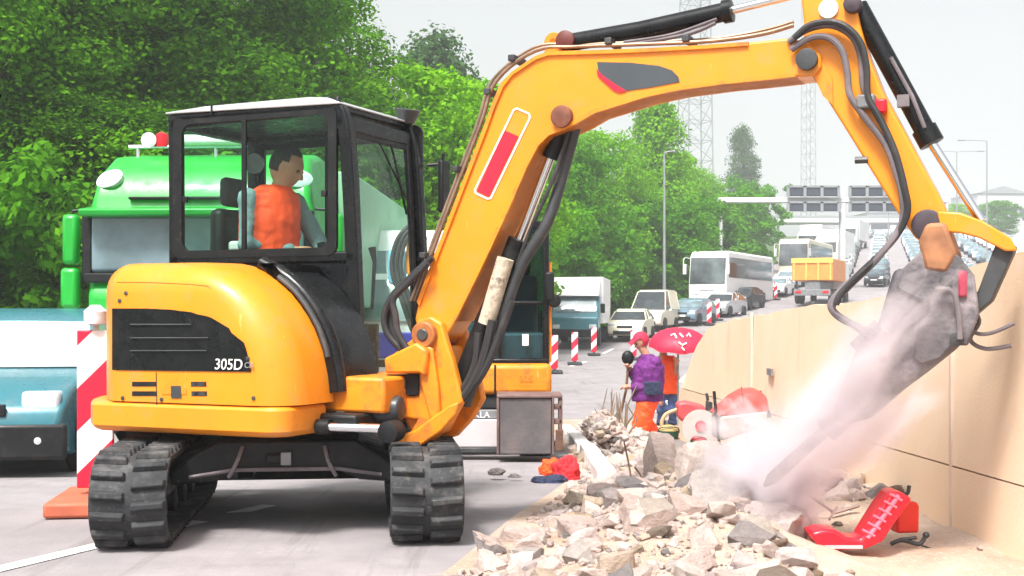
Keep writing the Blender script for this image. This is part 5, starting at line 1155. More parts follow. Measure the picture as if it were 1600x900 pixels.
# operator, seated inside the cab
f_ = Vector((.74, -.67, 0)).normalized(); lt = Vector((-f_.y, f_.x, 0))      # lt: his left (away from the camera)
OY = 8.50
def op(px, py, lat=0.): return at(px, py, OY) + lt * lat
hipc = Vector(op(420, 425)); chest = op(422, 336); neck = op(436, 296); headc = op(449, 262)
base = (hipc.x, hipc.y, 1.36)
bm = B(); Mh = head_bm(bm, headc, Vector((.97, -.22, 0)), 1.13, R(20)); limb(bm, [chest, neck, headc + Vector((-.02, 0, -.06))], [.07, .06, .062])
loft(bm, [ellring(hipc + Vector((0, 0, -.06)), f_, .15, .12), ellring(hipc + Vector((0, 0, .05)), f_, .16, .12), ellring(chest, f_, .17, .12), ellring(chest + Vector((0, 0, .12)), f_, .13, .09)])
shR, shL = op(425, 314, -.19), op(425, 314, .19); elR, elL = op(432, 384, -.24), op(452, 372, .24); haR, haL = op(482, 392, -.10), op(492, 388, .06)
for s0_, e0_, h0_ in ((shR, elR, haR), (shL, elL, haL)): limb(bm, [s0_, e0_, h0_], [.045, .04, .028]); hand_bm(bm, h0_, h0_ - e0_, Vector((0, 0, 1)), 1.05)
for sg in (-1, 1): limb(bm, [hipc + lt * sg * .1, hipc + lt * sg * .12 + f_ * .42 + Vector((0, 0, .05)), hipc + lt * sg * .12 + f_ * .5 + Vector((0, 0, -.38)), hipc + lt * sg * .12 + f_ * .6 + Vector((0, 0, -.42))], [.075, .055, .045, .035])
opr = organic('person', bm, SKIN, None, base, .010, 2); opr.location = base
tag(opr, 'person with dark hair in an orange vest sitting in the excavator cab looking down', 'person')
face_bits(Mh, opr, base, True)
bm = B(); loft(bm, [ellring(hipc + Vector((0, 0, -.05)), f_, .18, .145), ellring(hipc + Vector((0, 0, .08)), f_, .185, .15), ellring(chest, f_, .205, .15), ellring(chest + Vector((.01, 0, .13)), f_, .17, .11), ellring(chest + Vector((.03, 0, .18)), f_, .09, .08)])
for s0_, e0_, h0_ in ((shR, elR, haR), (shL, elL, haL)): limb(bm, [chest + Vector((0, 0, .10)), s0_, e0_, e0_.lerp(h0_, .85)], [.085, .076, .062, .045])
organic('shirt', bm, SHIRT, opr, base, .012, 4, .02)
bm = B(); loft(bm, [ellring(hipc + Vector((0, 0, -.03)), f_, .205, .185), ellring(hipc + Vector((0, 0, .1)), f_, .205, .19), ellring(chest, f_, .215, .19), ellring(chest + Vector((.01, 0, .13)), f_, .205, .15), ellring(chest + Vector((.03, 0, .185)), f_, .12, .095), ellring(chest + Vector((.03, 0, .20)), f_, .085, .08)])
vest = organic('vest', bm, mat('vest_bright_orange', (1., .07, .008), .6, var=.06, scale=8, bump=.4, bscale=12), opr, base, .012, 5, .018)
bm = B(); loft(bm, [ellring(hipc + Vector((0, 0, z)), f_, .205, .183) for z in (.03, .08)]); organic('reflective_band', bm, REFL, opr, base, .012, 1)
bm = B(); [limb(bm, [hipc + lt * sg * .1, hipc + lt * sg * .12 + f_ * .42 + Vector((0, 0, .05)), hipc + lt * sg * .12 + f_ * .5 + Vector((0, 0, -.34))], [.10, .078, .065]) for sg in (-1, 1)]; organic('trousers', bm, NAVY, opr, base, .014, 3)

# worker in the purple jacket
WY = 17.2
def wp(px, py, d=0.): return at(px, py, WY + d)
wf_ = Vector((-.96, -.28, 0)).normalized(); wl_ = Vector((-wf_.y, wf_.x, 0))   # his left: towards the camera side
gz = wp(1000, 694).z
base = (wp(1008, 694).x, WY, gz)
hc = wp(1001, 534); pel = wp(1012, 622); ch = wp(1014, 572); nk = wp(1008, 552)
bm = B(); Mw = head_bm(bm, hc, Vector((-.9, -.42, 0)), 1.0, R(24)); limb(bm, [ch, nk, hc + Vector((.01, 0, -.06))], [.07, .055, .055])
loft(bm, [ellring(pel, wf_, .14, .11), ellring(ch, wf_, .16, .11), ellring(ch + Vector((0, 0, .1)), wf_, .12, .08)])
shN, shF = wp(1022, 566) - Vector((0, .16, 0)), wp(1006, 566) + Vector((0, .17, 0))
elN, elF = wp(1024, 606) - Vector((0, .2, 0)), wp(996, 602) + Vector((0, .22, 0)); hN, hF = wp(984, 604) - Vector((0, .12, 0)), wp(984, 578) + Vector((0, .05, 0))
for s0_, e0_, h0_ in ((shN, elN, hN), (shF, elF, hF)): limb(bm, [s0_, e0_, h0_], [.04, .036, .026]); hand_bm(bm, h0_, (h0_ - e0_), Vector((0, 0, 1)), 1.0)
legs = []
for sg, fxp in ((-1, 996), (1, 1022)):
    hip = pel + Vector((0, sg * .09, -.02)); kn = wp(1004 + sg * 3, 660) + Vector((0, sg * .1, 0)); an = wp(fxp + 2, 686) + Vector((0, sg * .1, 0)); legs.append((hip, kn, an)); limb(bm, [hip, kn, an], [.075, .055, .04])
    limb(bm, [an, an + Vector((-.10, -.03, -.03))], [.04, .03])
wk = organic('person', bm, SKIN, None, base, .009, 2); wk.location = base
tag(wk, 'person in purple jacket, red cap and orange trousers standing in the rubble holding a shovel', 'person'); face_bits(Mw, wk, base)
bm = B(); loft(bm, [ellring(pel + Vector((0, 0, -.04)), wf_, .24, .215), ellring(pel + Vector((0, 0, .08)), wf_, .235, .21), ellring(ch, wf_, .25, .20), ellring(ch + Vector((-.01, 0, .10)), wf_, .16, .11), ellring(ch + Vector((-.03, 0, .16)), wf_, .09, .08)])
for s0_, e0_, h0_ in ((shN, elN, hN), (shF, elF, hF)): limb(bm, [ch + Vector((0, 0, .05)), s0_, e0_, e0_.lerp(h0_, .85)], [.10, .085, .07, .055])
jk = organic('jacket', bm, PURPLE, wk, base, .012, 3, .035)
bm = B(); loft(bm, [ellring(wp(1016, 604) + Vector((0, -.29, z)), wf_, .02, .13) for z in (-.10, -.05, .05, .08)]); organic('jacket_panel', bm, NAVY, jk, base, .012, 3, .02)
bm = B()
for hip, kn, an in legs: limb(bm, [hip, kn, an + Vector((0, 0, .03))], [.14, .125, .11])
loft(bm, [ellring(pel + Vector((0, 0, -.09)), wf_, .17, .14), ellring(pel + Vector((0, 0, .03)), wf_, .17, .14)]); organic('trousers', bm, HIVIS, wk, base, .012, 3, .035)
bm = B()
for hip, kn, an in legs: loft(bm, [ellring(an + Vector((0, 0, z)), wf_, .09, .09) for z in (-.005, .035)])
organic('reflective_band', bm, REFL, wk, base, .012, 1)
bm = B()
for hip, kn, an in legs: limb(bm, [an + Vector((.02, 0, 0)), an + Vector((.02, 0, -.05)), an + Vector((-.12, -.03, -.055))], [.06, .055, .045])
organic('boots', bm, BLACK, wk, base, .012, 2)
bm = B(); sphere(bm, (-.012, 0, .022), 1, 24, 18, (.118, .096, .115)); bmesh.ops.delete(bm, geom=[v for v in bm.verts if v.co.x > .04 and v.co.z < .05 or v.co.z < -.07], context='VERTS')
bmesh.ops.transform(bm, matrix=Mw, verts=bm.verts[:]); bmesh.ops.translate(bm, vec=-Vector(base), verts=bm.verts[:]); o = finish('cap', bm, mat('red_cap', (.6, .02, .06), .8, bump=.4, bscale=30), wk, ang=180); s_ = o.modifiers.new('solid', 'SOLIDIFY'); s_.thickness = .012
bm = B(); prism(bm, [(.08, .06), (.16, .035), (.165, .042), (.08, .07)], -.06, .06); bmesh.ops.transform(bm, matrix=Mw, verts=bm.verts[:]); bmesh.ops.translate(bm, vec=-Vector(base), verts=bm.verts[:]); finish('peak', bm, bpy.data.materials['red_cap'], o)
# shovel
g = empty('shovel', wp(962, 680), 0, 'long handled shovel with a dark red blade held by the worker in purple', 'shovel'); b0v = Vector(g.location)
bm = B(); tube(bm, [p - b0v for p in (wp(982, 568), wp(978, 610), wp(968, 655))], .018, 8); finish('handle', bm, mat('handle_wood', (.16, .09, .05), .7, var=.3), g)
bm = B(); sphere(bm, wp(981, 559) - b0v, .085, 14, 10, (1, .6, 1.15)); finish('handle_knob', bm, BLACK, g)
bm = B(); q = [wp(x, y) - b0v for x, y in ((958, 652), (970, 656), (968, 684), (960, 690), (951, 684))]; prism(bm, [(p.x, p.z) for p in q], -.02, .01); finish('blade', bm, mat('blade_dark_red', (.12, .025, .03), .6, var=.3), g, .005)
# second worker under the umbrella
PY = 19.2
def sp_(px, py, d=0.): return at(px, py, PY + d)
base = (sp_(1040, 665).x, PY, sp_(1040, 665).z); f2 = Vector((-.7, -.7, 0)).normalized()
pel, ch, hc = sp_(1042, 612), sp_(1038, 566), sp_(1034, 530)
bm = B(); M2 = head_bm(bm, hc, f2, 1, R(15)); limb(bm, [ch, ch.lerp(hc, .6)], [.06, .055]); loft(bm, [ellring(pel, f2, .14, .11), ellring(ch, f2, .16, .11), ellring(ch + Vector((0, 0, .1)), f2, .1, .08)])
sA, eA, hA = sp_(1050, 566, -.1), sp_(1056, 592, -.15), sp_(1056, 570, -.25); sB, eB, hB = sp_(1024, 566, .1), sp_(1022, 596, -.1), sp_(1030, 620, -.2)
for a, e_, h_ in ((sA, eA, hA), (sB, eB, hB)): limb(bm, [a, e_, h_], [.04, .035, .026]); hand_bm(bm, h_, h_ - e_, Vector((0, 0, 1)))
lg = [(pel + Vector((sg * .08, 0, 0)), sp_(1042 + sg * 9, 640, -.1), sp_(1042 + sg * 9, 664)) for sg in (-1, 1)]
for a, k_, an in lg: limb(bm, [a, k_, an], [.07, .05, .04]); limb(bm, [an, an + Vector((-.06, -.09, 0))], [.04, .03])
p2 = organic('person', bm, SKIN, None, base, .012, 2); p2.location = base; tag(p2, 'person in orange vest and blue jeans standing half hidden under the red umbrella', 'person'); face_bits(M2, p2, base, True)
bm = B(); loft(bm, [ellring(pel + Vector((0, 0, z)), f2, a, b_) for z, a, b_ in ((-.03, .18, .15), (.1, .18, .15), (.42, .2, .15), (.54, .12, .1))])
for a, e_, h_ in ((sA, eA, hA), (sB, eB, hB)): limb(bm, [a, a.lerp(e_, .9)], [.08, .065])
organic('vest', bm, HIVIS, p2, base, .014, 3, .03)
bm = B(); [limb(bm, [a, k_, an + Vector((0, 0, .04))], [.10, .08, .07]) for a, k_, an in lg]; organic('jeans', bm, JEANS, p2, base, .014, 3, .03)
bm = B(); [limb(bm, [an, an + Vector((-.07, -.1, -.01))], [.055, .045]) for a, k_, an in lg]; organic('boots', bm, BLACK, p2, base, .014, 2)
# umbrella
ur = sp_(1060, 560, -.3); g = empty('umbrella', ur, 0, 'red umbrella with white print standing over the rubble behind the worker in purple', 'umbrella')
bm = B(); NR = 8; rings = []
RU, HU = .46, .27
for j in range(9):
    t = j / 8; rr = RU * math.sin(t * math.pi / 2 * .98); z = .20 + HU * math.cos(t * math.pi / 2) - .02
    rg = []
    for k in range(NR * 4):
        a = 2 * math.pi * (k + .5) / (NR * 4); sag = abs(math.sin(a * NR / 2)); rg.append(bm.verts.new((rr * (1 - .07 * sag * t) * math.cos(a), rr * (1 - .07 * sag * t) * math.sin(a), z + .02 * sag * t * t - .0)))
    if j == 0: rings.append(rg); continue
    rings.append(rg)
for a, b_ in zip(rings, rings[1:]):
    for k in range(NR * 4): bm.faces.new((a[k], a[(k + 1) % (NR * 4)], b_[(k + 1) % (NR * 4)], b_[k]))
bmesh.ops.remove_doubles(bm, verts=bm.verts[:], dist=.0005)
TU = Matrix.Rotation(R(14), 4, 'X'); bmesh.ops.transform(bm, matrix=TU, verts=bm.verts[:]); cn = finish('canopy', bm, mat('umbrella_red', (.60, .012, .05), .6, var=.12, scale=4), g, ang=30); s_ = cn.modifiers.new('solid', 'SOLIDIFY'); s_.thickness = .004
def cano(px, py):                          # point on the canopy's front under a pixel
    x = (px - 1060) / 105.; t = min(.97, max(.2, (py - 506) / 56.)); rr = RU * math.sin(t * 1.54); y = -math.sqrt(max(.0, rr * rr - x * x)) ; return TU @ Vector((x, y - .012, .18 + HU * math.cos(t * 1.57) + .012))
bm = B()
for seg in (((1044, 528), (1050, 524), (1052, 532)), ((1058, 522), (1062, 530)), ((1068, 528), (1072, 523), (1074, 530)), ((1054, 540), (1060, 545), (1066, 541)), ((1058, 548), (1062, 554))): tube(bm, [cano(*p) for p in seg], .014, 5)
finish('print', bm, TEXTW, cn)
bm = B(); tube(bm, [TU @ Vector((0, 0, .47)), (0, .02, .2), (0, .05, -.3), (0, .05, -1.05)], .014, 8); finish('pole', bm, GALV, g)
bm = B(); [tube(bm, [TU @ Vector((0, 0, .40)), TU @ Vector((RU * .9 * math.cos(a), RU * .9 * math.sin(a), .19))], .004, 4) for a in [2 * math.pi * k / 8 for k in range(8)]]; finish('rib', bm, DARKM, g)

# ------------------------------------------------------------------ second excavator (front view)
E2 = at(775, 712, 13.4); E2z = zg(13.4)
ex2 = empty('excavator', (E2.x, 13.4, E2z), 0, 'second orange excavator with black cab and lowered grey bucket seen from the front', 'excavator')
def q2(px, py, Y): p = at(px, py, Y); return p.x - E2.x, p.y - 13.4, p.z - E2z
def box2(bm, x0, x1, yt, yb, Y0, Y1): a = q2(x0, yt, Y0); c = q2(x1, yb, Y0); box(bm, a[0], c[0], a[1], Y1 - 13.4, c[2], a[2])
e2 = lambda n_, bm, m, **k: finish(n_, bm, m, ex2, **k)
bm = B(); box2(bm, 668, 862, 569, 617, 12.75, 14.9); dk = e2('deck', bm, ORANGE2, bevel=.05, seg=3)
bm = B(); box2(bm, 772, 775, 570, 616, 12.745, 12.76); finish('panel_gap', bm, BLACK, ex2)
textmesh('lettering', '305', .09, mat('faded_lettering', (.62, .26, .03), .5), dk, Matrix.Translation(Vector(q2(822, 592, 12.745))) @ Matrix.Rotation(R(90), 4, 'X'))
# cab posts and glass
DG = glassmat('smoked_glass', (.52, .68, .70), .01)
bm = B()
for a, b_ in ((702, 712), (778, 784), (848, 858)):
    box2(bm, a, b_, 350, 570, 12.95, 13.02); box2(bm, a, b_, 350, 570, 14.1, 14.18)
box2(bm, 702, 858, 345, 358, 12.94, 14.2); box2(bm, 702, 858, 560, 570, 12.94, 14.2); box2(bm, 702, 858, 470, 476, 12.96, 13.0); c2 = e2('cab_frame', bm, BLACKG, bevel=.02)
bm = B(); box2(bm, 710, 850, 355, 565, 12.975, 12.98); finish('windscreen', bm, DG, c2)
bm = B(); box2(bm, 710, 850, 355, 565, 14.13, 14.14); finish('rear_glass', bm, DG, c2)
bm = B(); box2(bm, 855.5, 857.5, 355, 480, 13.03, 14.1); box2(bm, 703, 705, 355, 565, 13.03, 14.1); finish('side_glass', bm, mat('blue_glass', (.10, .24, .30), .1, spec=.9), c2)
bm = B(); box2(bm, 855, 862, 410, 566, 13.0, 13.02); finish('door_edge', bm, ORANGE2, c2)
bm = B(); box2(bm, 780, 840, 430, 560, 13.5, 13.65); box2(bm, 790, 828, 400, 432, 13.5, 13.6); finish('seat', bm, DARKM, c2, .05)
bm = B(); box2(bm, 735, 850, 520, 566, 13.05, 13.5); finish('console', bm, GREYM, c2, .03)
bm = B(); box2(bm, 816, 826, 522, 540, 12.962, 12.972); finish('sticker', bm, PLATE, c2)
bm = B(); lathe(bm, [(.02, -.03), (.07, -.02), (.07, .02), (.02, .03)], q2(866, 470, 12.9), (0, 1, 0), 12); box2(bm, 852, 866, 425, 470, 12.86, 12.9); finish('mirror', bm, BLACK, c2, .02)
# undercarriage, blade and bucket
for a, b_ in ((650, 700), (812, 862)):
    x0, _, z1 = q2(a, 640, 12.8); x1, _, _ = q2(b_, 640, 12.8); bm = B(); prism(bm, [(-.55, .1), (-.6, .2), (-.5, .42), (1.4, .42), (1.55, .2), (1.4, 0), (-.4, 0)], x0, x1)
    bmesh.ops.transform(bm, matrix=Matrix.Rotation(R(-90), 4, 'Z') @ Matrix.Scale(-1, 4, (1, 0, 0)), verts=bm.verts[:]); bmesh.ops.recalc_face_normals(bm, faces=bm.faces[:])
    e2('track', bm, RUBBER, bevel=.02)
bm = B(); box2(bm, 655, 780, 620, 640, 12.8, 14.4); e2('undercarriage_frame', bm, DARKM, bevel=.02)
bm = B(); box2(bm, 630, 782, 641, 655, 12.5, 12.62); bb = e2('blade_beam', bm, GREYM, bevel=.01)
textmesh('lettering', 'NOKLA', .085, TEXTW, bb, Matrix.Translation(Vector(q2(742, 648.5, 12.494))) @ Matrix.Rotation(R(90), 4, 'X'))
bm = B(); box2(bm, 626, 782, 656, 699, 12.42, 12.5); e2('dozer_blade', bm, mat('blade_pale', (.52, .48, .49), .6, var=.08, dirt=(.35, .3, .3), damt=.5), bevel=.01)
bm = B(); box2(bm, 626, 782, 699.5, 708, 12.38, 12.46); e2('cutting_edge', bm, DARKM, bevel=.01)
bm = B(); box2(bm, 780, 862, 622, 710, 12.1, 12.16); box2(bm, 780, 862, 622, 628, 12.16, 12.6); box2(bm, 780, 862, 704, 710, 12.16, 12.6); box2(bm, 780, 784, 628, 704, 12.16, 12.6)
bk2 = e2('bucket', bm, mat('bucket_steel', (.115, .105, .11), .6, .3, var=.25, scale=3, bump=.2, dirt=(.2, .15, .13), damt=.5), bevel=.012)
bm = B(); box2(bm, 862.5, 866, 620, 711, 12.08, 12.7); box2(bm, 776, 780, 622, 710, 12.08, 12.5); box2(bm, 776, 879, 617, 622, 12.08, 12.6)
for y in (632, 655, 690): box2(bm, 866, 878, y, y + 8, 12.1, 12.2)
box2(bm, 873, 879, 622, 705, 12.1, 12.3); finish('bucket_side', bm, mat('rusty_steel', (.19, .12, .11), .7, .2, var=.3, dirt=(.08, .04, .03), damt=.6), bk2, .008)
bm = B(); box2(bm, 868, 880, 672, 704, 12.05, 12.1); finish('bucket_tooth', bm, RUST, bk2, .005)
def pz(pts, Y): return [(q2(x, y, Y)[0], q2(x, y, Y)[2]) for x, y in pts]
bm = B(); prism(bm, pz([(690, 600), (668, 520), (636, 420), (640, 352), (652, 338), (664, 350), (660, 420), (690, 500), (716, 590)], 12.9), -.75, -.55); e2('boom', bm, ORANGE2, bevel=.02)
for k in range(3): bm = B(); tube(bm, smoothpath([q2(x + k * 7, y, 12.6) for x, y in ((650, 345), (622, 372), (612, 420), (628, 470), (650, 530), (690, 600))]), .022, 8); e2('hose', bm, HOSE)
bm = B(); tube(bm, [q2(660, 370, 12.7), q2(645, 470, 12.7)], .05, 12); e2('boom_cylinder', bm, GREYM)
bm = B(); box2(bm, 606, 632, 390, 445, 13.0, 13.3); e2('hydraulic_tank', bm, mat('sky_blue_tank', (.16, .42, .6), .4), bevel=.03)
bm = B(); box2(bm, 720, 738, 428, 466, 13.3, 13.4); finish('blue_bottle', bm, mat('blue_plastic', (.03, .3, .5), .4), c2, .03)

# ------------------------------------------------------------------ small things on the ground
def lump(name, px, py, Y, sc, m, label, cat, seed=0, rz=0., amp=.35, group=None):
    bm = B(); bmesh.ops.create_icosphere(bm, subdivisions=5, radius=1)
    for v in bm.verts:
        p = v.co * 1.6 + Vector((seed * 3.1, 0, 0)); d = 1 + amp * noise.noise(p) + amp * .4 * noise.noise(p * 3.5) + amp * .15 * noise.noise(p * 9)
        v.co *= d; v.co.z = max(v.co.z, -.45); v.co = Vector((v.co.x * sc[0], v.co.y * sc[1], v.co.z * sc[2]))
    o = finish(name, bm, m, None, ang=180); p = at(px, py, Y); o.location = (p.x, Y, p.z + sc[2] * .45); o.rotation_euler = (0, 0, rz); return tag(o, label, cat, group)
lump('jacket', 884, 752, 10.4, (.12, .10, .135), REDC, 'crumpled red jacket heaped on a dark bag on the asphalt', 'jacket', 1)
lump('vest', 862, 742, 10.55, (.10, .08, .09), HIVIS, 'orange vest lying behind the crumpled red jacket', 'vest', 4)
lump('bag', 860, 759, 10.2, (.14, .10, .055), NAVY, 'flat navy bag in front of the red jacket on the asphalt', 'bag', 7)
lump('stone', 776, 742, 10.4, (.06, .05, .04), ROCKM, 'small grey stone left of the red jacket on the asphalt', 'stone', 9)
lump('stone', 804, 746, 10.3, (.05, .03, .02), ROCKM, 'flat little stone between the grey stone and the navy bag', 'stone', 12)
# tub with red cover
TY = 11.0; t0 = at(1152, 690, TY); tub = empty('tub', (t0.x, TY, t0.z), R(4), 'light grey tub with a domed red cover lying against the concrete wall', 'tub')
def tq(px, py, d=0): p = at(px, py, TY); return p.x - t0.x, d, p.z - t0.z
TUBM = mat('tub_plastic', (.5, .47, .44), .6, var=.12, scale=6, dirt=(.3, .24, .2), damt=.6)
bm = B(); P = [tq(x, y) for x, y in ((1117, 648), (1190, 640), (1190, 658), (1180, 666), (1121, 686), (1117, 680))]; prism(bm, [(p[0], p[2]) for p in P], lambda x, z: -.16 - .25 * max(0, z - .05), .16); finish('tub_body', bm, TUBM, tub, .02, 3)
bm = B(); P = [tq(x, y) for x, y in ((1112, 645), (1124, 632), (1140, 618), (1158, 608), (1176, 606), (1190, 613), (1194, 626), (1190, 641), (1150, 645))]
loft(bm, [[(c[0] * (1 - .0 * k) , yy, (c[2] - .22) * sc_i + .22) for c in P] for yy, sc_i, k in ((-.20, .55, .2), (-.15, .9, .1), (-.05, 1.0, 0), (.08, 1.0, 0), (.17, .8, 0))]); finish('cover', bm, mat('coral_cover', (.62, .07, .06), .55, var=.12, bump=.5, bscale=8), tub, .02, 3)
bm = B(); tube(bm, [tq(1186, 612, 0), tq(1197, 634, 0), tq(1203, 652, 0)], .022, 8); tube(bm, [tq(1111, 610, -.1), tq(1113, 640, -.12), tq(1117, 690, -.15)], .014, 6); finish('handle', bm, BLACK, tub)
# petrol cut-off saw
sY = 11.6; s0v = at(1075, 690, sY); sw = empty('cut_off_saw', s0v, 0, 'red and white petrol cut-off saw lying left of the covered tub', 'saw')
def sq(px, py, d=0): p = at(px, py, sY); return Vector((p.x - s0v.x, d, p.z - s0v.z))
def sp2(pts): return [(sq(*p).x, sq(*p).z) for p in pts]
bm = B(); prism(bm, sp2([(1056, 628), (1072, 626), (1098, 632), (1104, 646), (1088, 652), (1066, 660), (1058, 650)]), -.09, .09); finish('motor_body', bm, mat('saw_red', (.6, .08, .09), .5, var=.15), sw, .03, 3)
bm = B(); lathe(bm, [(.02, -.012), (.17, -.01), (.17, .01), (.02, .012)], sq(1092, 668, -.1), (0, 1, 0), 28); bl_ = finish('cutting_disc', bm, TUBM, sw)
bm = B(); lathe(bm, [(.03, -.03), (.05, -.025), (.05, .02)], sq(1092, 664, -.1), (0, 1, 0), 16); finish('disc_hub', bm, REDC, sw)
bm = B(); tube(bm, smoothpath([sq(1058, 640), sq(1040, 648), (sq(1034, 664)), sq(1046, 672)]), .018, 8); finish('handle', bm, mat('tan_handle', (.5, .35, .2), .6), sw)
bm = B(); prism(bm, sp2([(1104, 626), (1112, 628), (1112, 646), (1103, 650)]), -.06, .06); tube(bm, [sq(1106, 626), sq(1104, 614)], .016, 6); finish('fuel_cap', bm, DARKM, sw, .008)
def bucket(px, py, Y, r, h, m, label, lid):
    p = at(px, py, Y); g = empty('bucket', p, 0, label, 'bucket'); bm = B(); lathe(bm, [(r * .8, 0), (r, h), (r * .93, h), (r * .75, .02)], (0, 0, 0), (0, 0, 1), 20); finish('bucket_body', bm, m, g)
    bm = B(); sphere(bm, (0, 0, h * .98), r * .97, 16, 10, (1, 1, .6)); finish('contents', bm, lid, g)
    bm = B(); tube(bm, smoothpath([(-r, 0, h * .9), (-r * .7, -r * .8, h * 1.2), (r * .7, -r * .8, h * 1.2), (r, 0, h * .9)]), .005, 5); finish('handle', bm, DARKM, g)
GPL = mat('green_plastic', (.02, .14, .07), .5, var=.15)
bucket(1091, 708, 10.7, .065, .11, GPL, 'green bucket with crimson cloth in it below the cut-off saw', REDC)
bucket(1044, 702, 11.6, .10, .17, mat('dark_green_plastic', (.02, .07, .04), .6, var=.2), 'dark green bucket in the rubble right of the worker in purple', mat('dusty_cloth', (.4, .3, .12), .8))
lump('rag', 1072, 742, 9.9, (.16, .07, .04), mat('pink_cloth', (.55, .25, .28), .8, var=.15), 'dusty pink cloth spread on the slabs below the green bucket', 'rag', 21)
# red chute and canister at the wall
RY = 6.6; r0 = at(1335, 850, RY); rc = empty('plastic_chute', (r0.x, RY, r0.z), 0, 'bright red bent plastic chute lying on the sand by the concrete wall', 'chute')
def rq(px, py, d=0): p = at(px, py, RY); return Vector((p.x - r0.x, d, p.z - r0.z))
REDP = mat('red_plastic', (.70, .004, .022), .38, var=.1, scale=12, coat=.2)
bm = B(); prism(bm, [(rq(*p).x, rq(*p).z) for p in ((1260, 829), (1278, 823), (1300, 824), (1316, 835), (1338, 838), (1352, 815), (1372, 783), (1386, 765), (1400, 765), (1418, 776), (1408, 790), (1392, 812), (1372, 842), (1348, 853), (1300, 856), (1276, 854))], -.09, .10); ch_ = finish('shell', bm, REDP, rc, .018, 3)
bm = B()
for k in range(6): a = rq(1346 + k * 8.4, 826 - k * 11, -.1); tube(bm, [a + Vector((-.022, 0, .012)), a + Vector((.04, 0, -.022))], .007, 6)
tube(bm, [rq(1348, 836, -.092), rq(1396, 770, -.092)], .012, 8); finish('rib', bm, mat('pink_rib', (.75, .16, .24), .4), rc)  # ribs in a lighter pink than the shell
bm = B(); box(bm, rq(1282, 0).x, rq(1340, 0).x, -.098, -.088, rq(0, 852).z, rq(0, 847).z); finish('edge_strip', bm, mat('pale_pink_strip', (.8, .4, .42), .5), rc)
bm = B(); c0 = at(1413, 831, 6.9); cn_ = empty('fuel_canister', c0, R(8), 'red canister with a dark spout standing right of the red chute', 'canister')
prism(bm, [(-.062, 0), (.062, 0), (.064, .14), (.055, .165), (-.03, .17), (-.062, .14)], -.05, .05); finish('canister_body', bm, mat('canister_red', (.68, .02, .01), .4, var=.1, dirt=(.3, .02, .02), damt=.3), cn_, .014, 3)
bm = B(); tube(bm, smoothpath([(-.02, 0, .17), (.0, 0, .20), (.02, 0, .21), (.028, 0, .25)]), .011, 8); lathe(bm, [(.01, 0), (.018, .005), (.018, .022), (.01, .025)], (.0, 0, .175), (0, 0, 1), 12); finish('spout', bm, DARKM, cn_)
h0 = at(1415, 845, 6.8); hs = empty('hose_clamp', h0, 0, 'dark steel clamp with a bent arm lying before the red canister', 'clamp')
def hq(px, py): p = at(px, py, 6.8); return Vector((p.x - h0.x, 0, p.z - h0.z))
bm = B(); tube(bm, smoothpath([hq(1392, 850), hq(1410, 844), hq(1436, 850), hq(1446, 838)]), .012, 8); sphere(bm, hq(1447, 836), .018, 10, 8); tube(bm, [hq(1406, 843), hq(1432, 840)], .01, 6); finish('clamp_body', bm, DARKM, hs)
bm = B(); tube(bm, smoothpath([hq(1440, 852), hq(1462, 862), hq(1474, 880)]), .006, 6); finish('wire', bm, DARKM, hs)
# broken wooden laths beside the chute
for i, (a, b_) in enumerate((((1252, 815), (1312, 800)), ((1300, 802), (1342, 790)), ((1262, 772), (1302, 800)), ((1296, 812), (1308, 792)))):
    pa, pb = at(*a, 7.6 - .1 * i), at(*b_, 7.7 - .1 * i); bm = B(); c_ = (pa + pb) / 2; tube(bm, [pa - c_, pb - c_], .014 - .002 * i, 4); o = finish('wooden_lath', bm, mat('grey_wood', (.30, .22, .19), .9, var=.3), None); o.location = c_
    tag(o, ('longest broken lath pointing at the red chute', 'lath ending nearest the top of the red chute', 'lath leaning out of the dust cloud', 'shortest upright splinter of wood behind the red chute')[i], 'lath', 'broken laths beside the red chute')

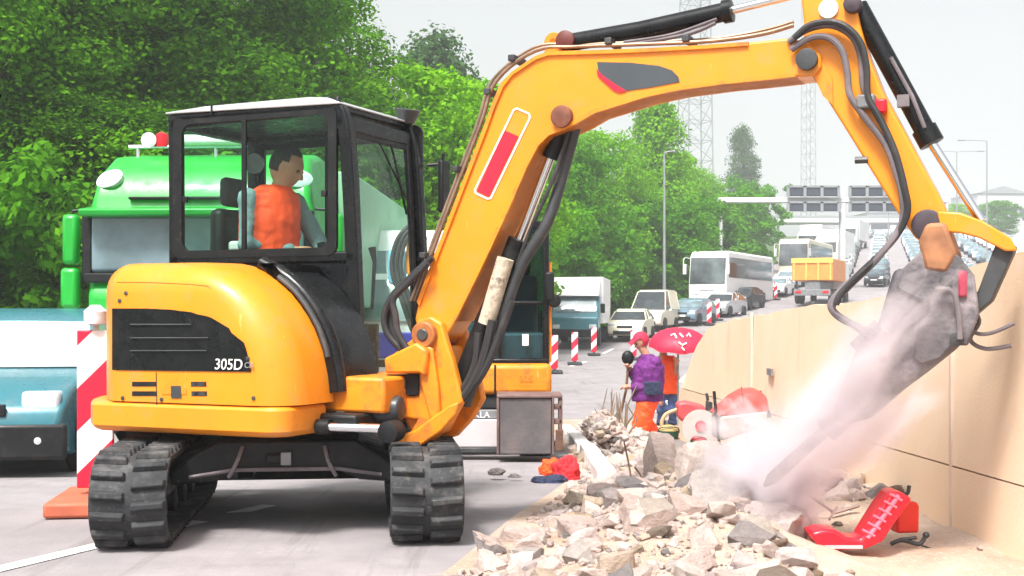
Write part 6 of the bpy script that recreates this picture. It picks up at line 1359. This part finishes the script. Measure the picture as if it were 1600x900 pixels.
# ------------------------------------------------------------------ dust raised by the breaker
def dust(name, c, e, rad, dens, label, seed):
    c, e = Vector(c), Vector(e); d = e - c; bm = B(); bmesh.ops.create_icosphere(bm, subdivisions=3, radius=1)
    o = finish(name, bm, [], None, ang=180); o.location = (c + e) / 2
    q = Vector((1, 0, 0)).rotation_difference(d.normalized()); o.rotation_euler = q.to_euler(); o.scale = (d.length / 2 + rad * .8, rad, rad)
    m = bpy.data.materials.new('dust_' + str(seed)); m.use_nodes = True; n = m.node_tree.nodes; l = m.node_tree.links; n.remove(n['Principled BSDF'])
    v = n.new('ShaderNodeVolumePrincipled'); v.inputs['Color'].default_value = (.90, .845, .885, 1); v.inputs['Anisotropy'].default_value = .1
    tc = n.new('ShaderNodeTexCoord'); ln = n.new('ShaderNodeVectorMath'); ln.operation = 'LENGTH'; l.new(tc.outputs['Object'], ln.inputs[0])
    nz = n.new('ShaderNodeTexNoise'); nz.inputs['Scale'].default_value = 2.0; nz.inputs['Detail'].default_value = 8; nz.inputs['Roughness'].default_value = .62; nz.inputs['Distortion'].default_value = .6
    mp = n.new('ShaderNodeMapping'); mp.inputs['Location'].default_value = (seed * 2.3, 0, 0); l.new(tc.outputs['Object'], mp.inputs[0]); l.new(mp.outputs[0], nz.inputs['Vector'])
    a = n.new('ShaderNodeMath'); a.operation = 'MULTIPLY_ADD'; l.new(nz.outputs[0], a.inputs[0]); a.inputs[1].default_value = 2.2; l.new(ln.outputs['Value'], a.inputs[2])
    r = n.new('ShaderNodeMapRange'); r.interpolation_type = 'SMOOTHSTEP'; r.inputs['From Min'].default_value = 1.3; r.inputs['From Max'].default_value = 1.95; r.inputs['To Min'].default_value = dens; r.inputs['To Max'].default_value = 0
    l.new(a.outputs[0], r.inputs['Value']); l.new(r.outputs[0], v.inputs['Density']); l.new(v.outputs[0], n['Material Output'].inputs['Volume'])
    o.data.materials.append(m); tag(o, label, 'dust', kind='stuff'); return o
dust('dust', at(1190, 780, 6.95), at(1450, 510, 6.2), .42, 8.0, 'pale lilac dust streaming from the breaker down to the rubble', 1)
dust('dust', at(1150, 690, 7.5), at(1240, 800, 6.9), .38, 15.0, 'white puff of dust around the chisel tip', 2)

# ------------------------------------------------------------------ haze
bm = B(); box(bm, -900, 1200, -40, 900, -2, 95); hz_ = finish('haze', bm, [], None, smooth=False)
m = bpy.data.materials.new('haze'); m.use_nodes = True; n = m.node_tree.nodes; l = m.node_tree.links; n.remove(n['Principled BSDF'])
v = n.new('ShaderNodeVolumePrincipled'); v.inputs['Color'].default_value = (.92, .95, 1, 1); v.inputs['Density'].default_value = .0009; l.new(v.outputs[0], n['Material Output'].inputs['Volume'])
hz_.data.materials.append(m); tag(hz_, 'pale haze over the far motorway', 'haze', kind='stuff')
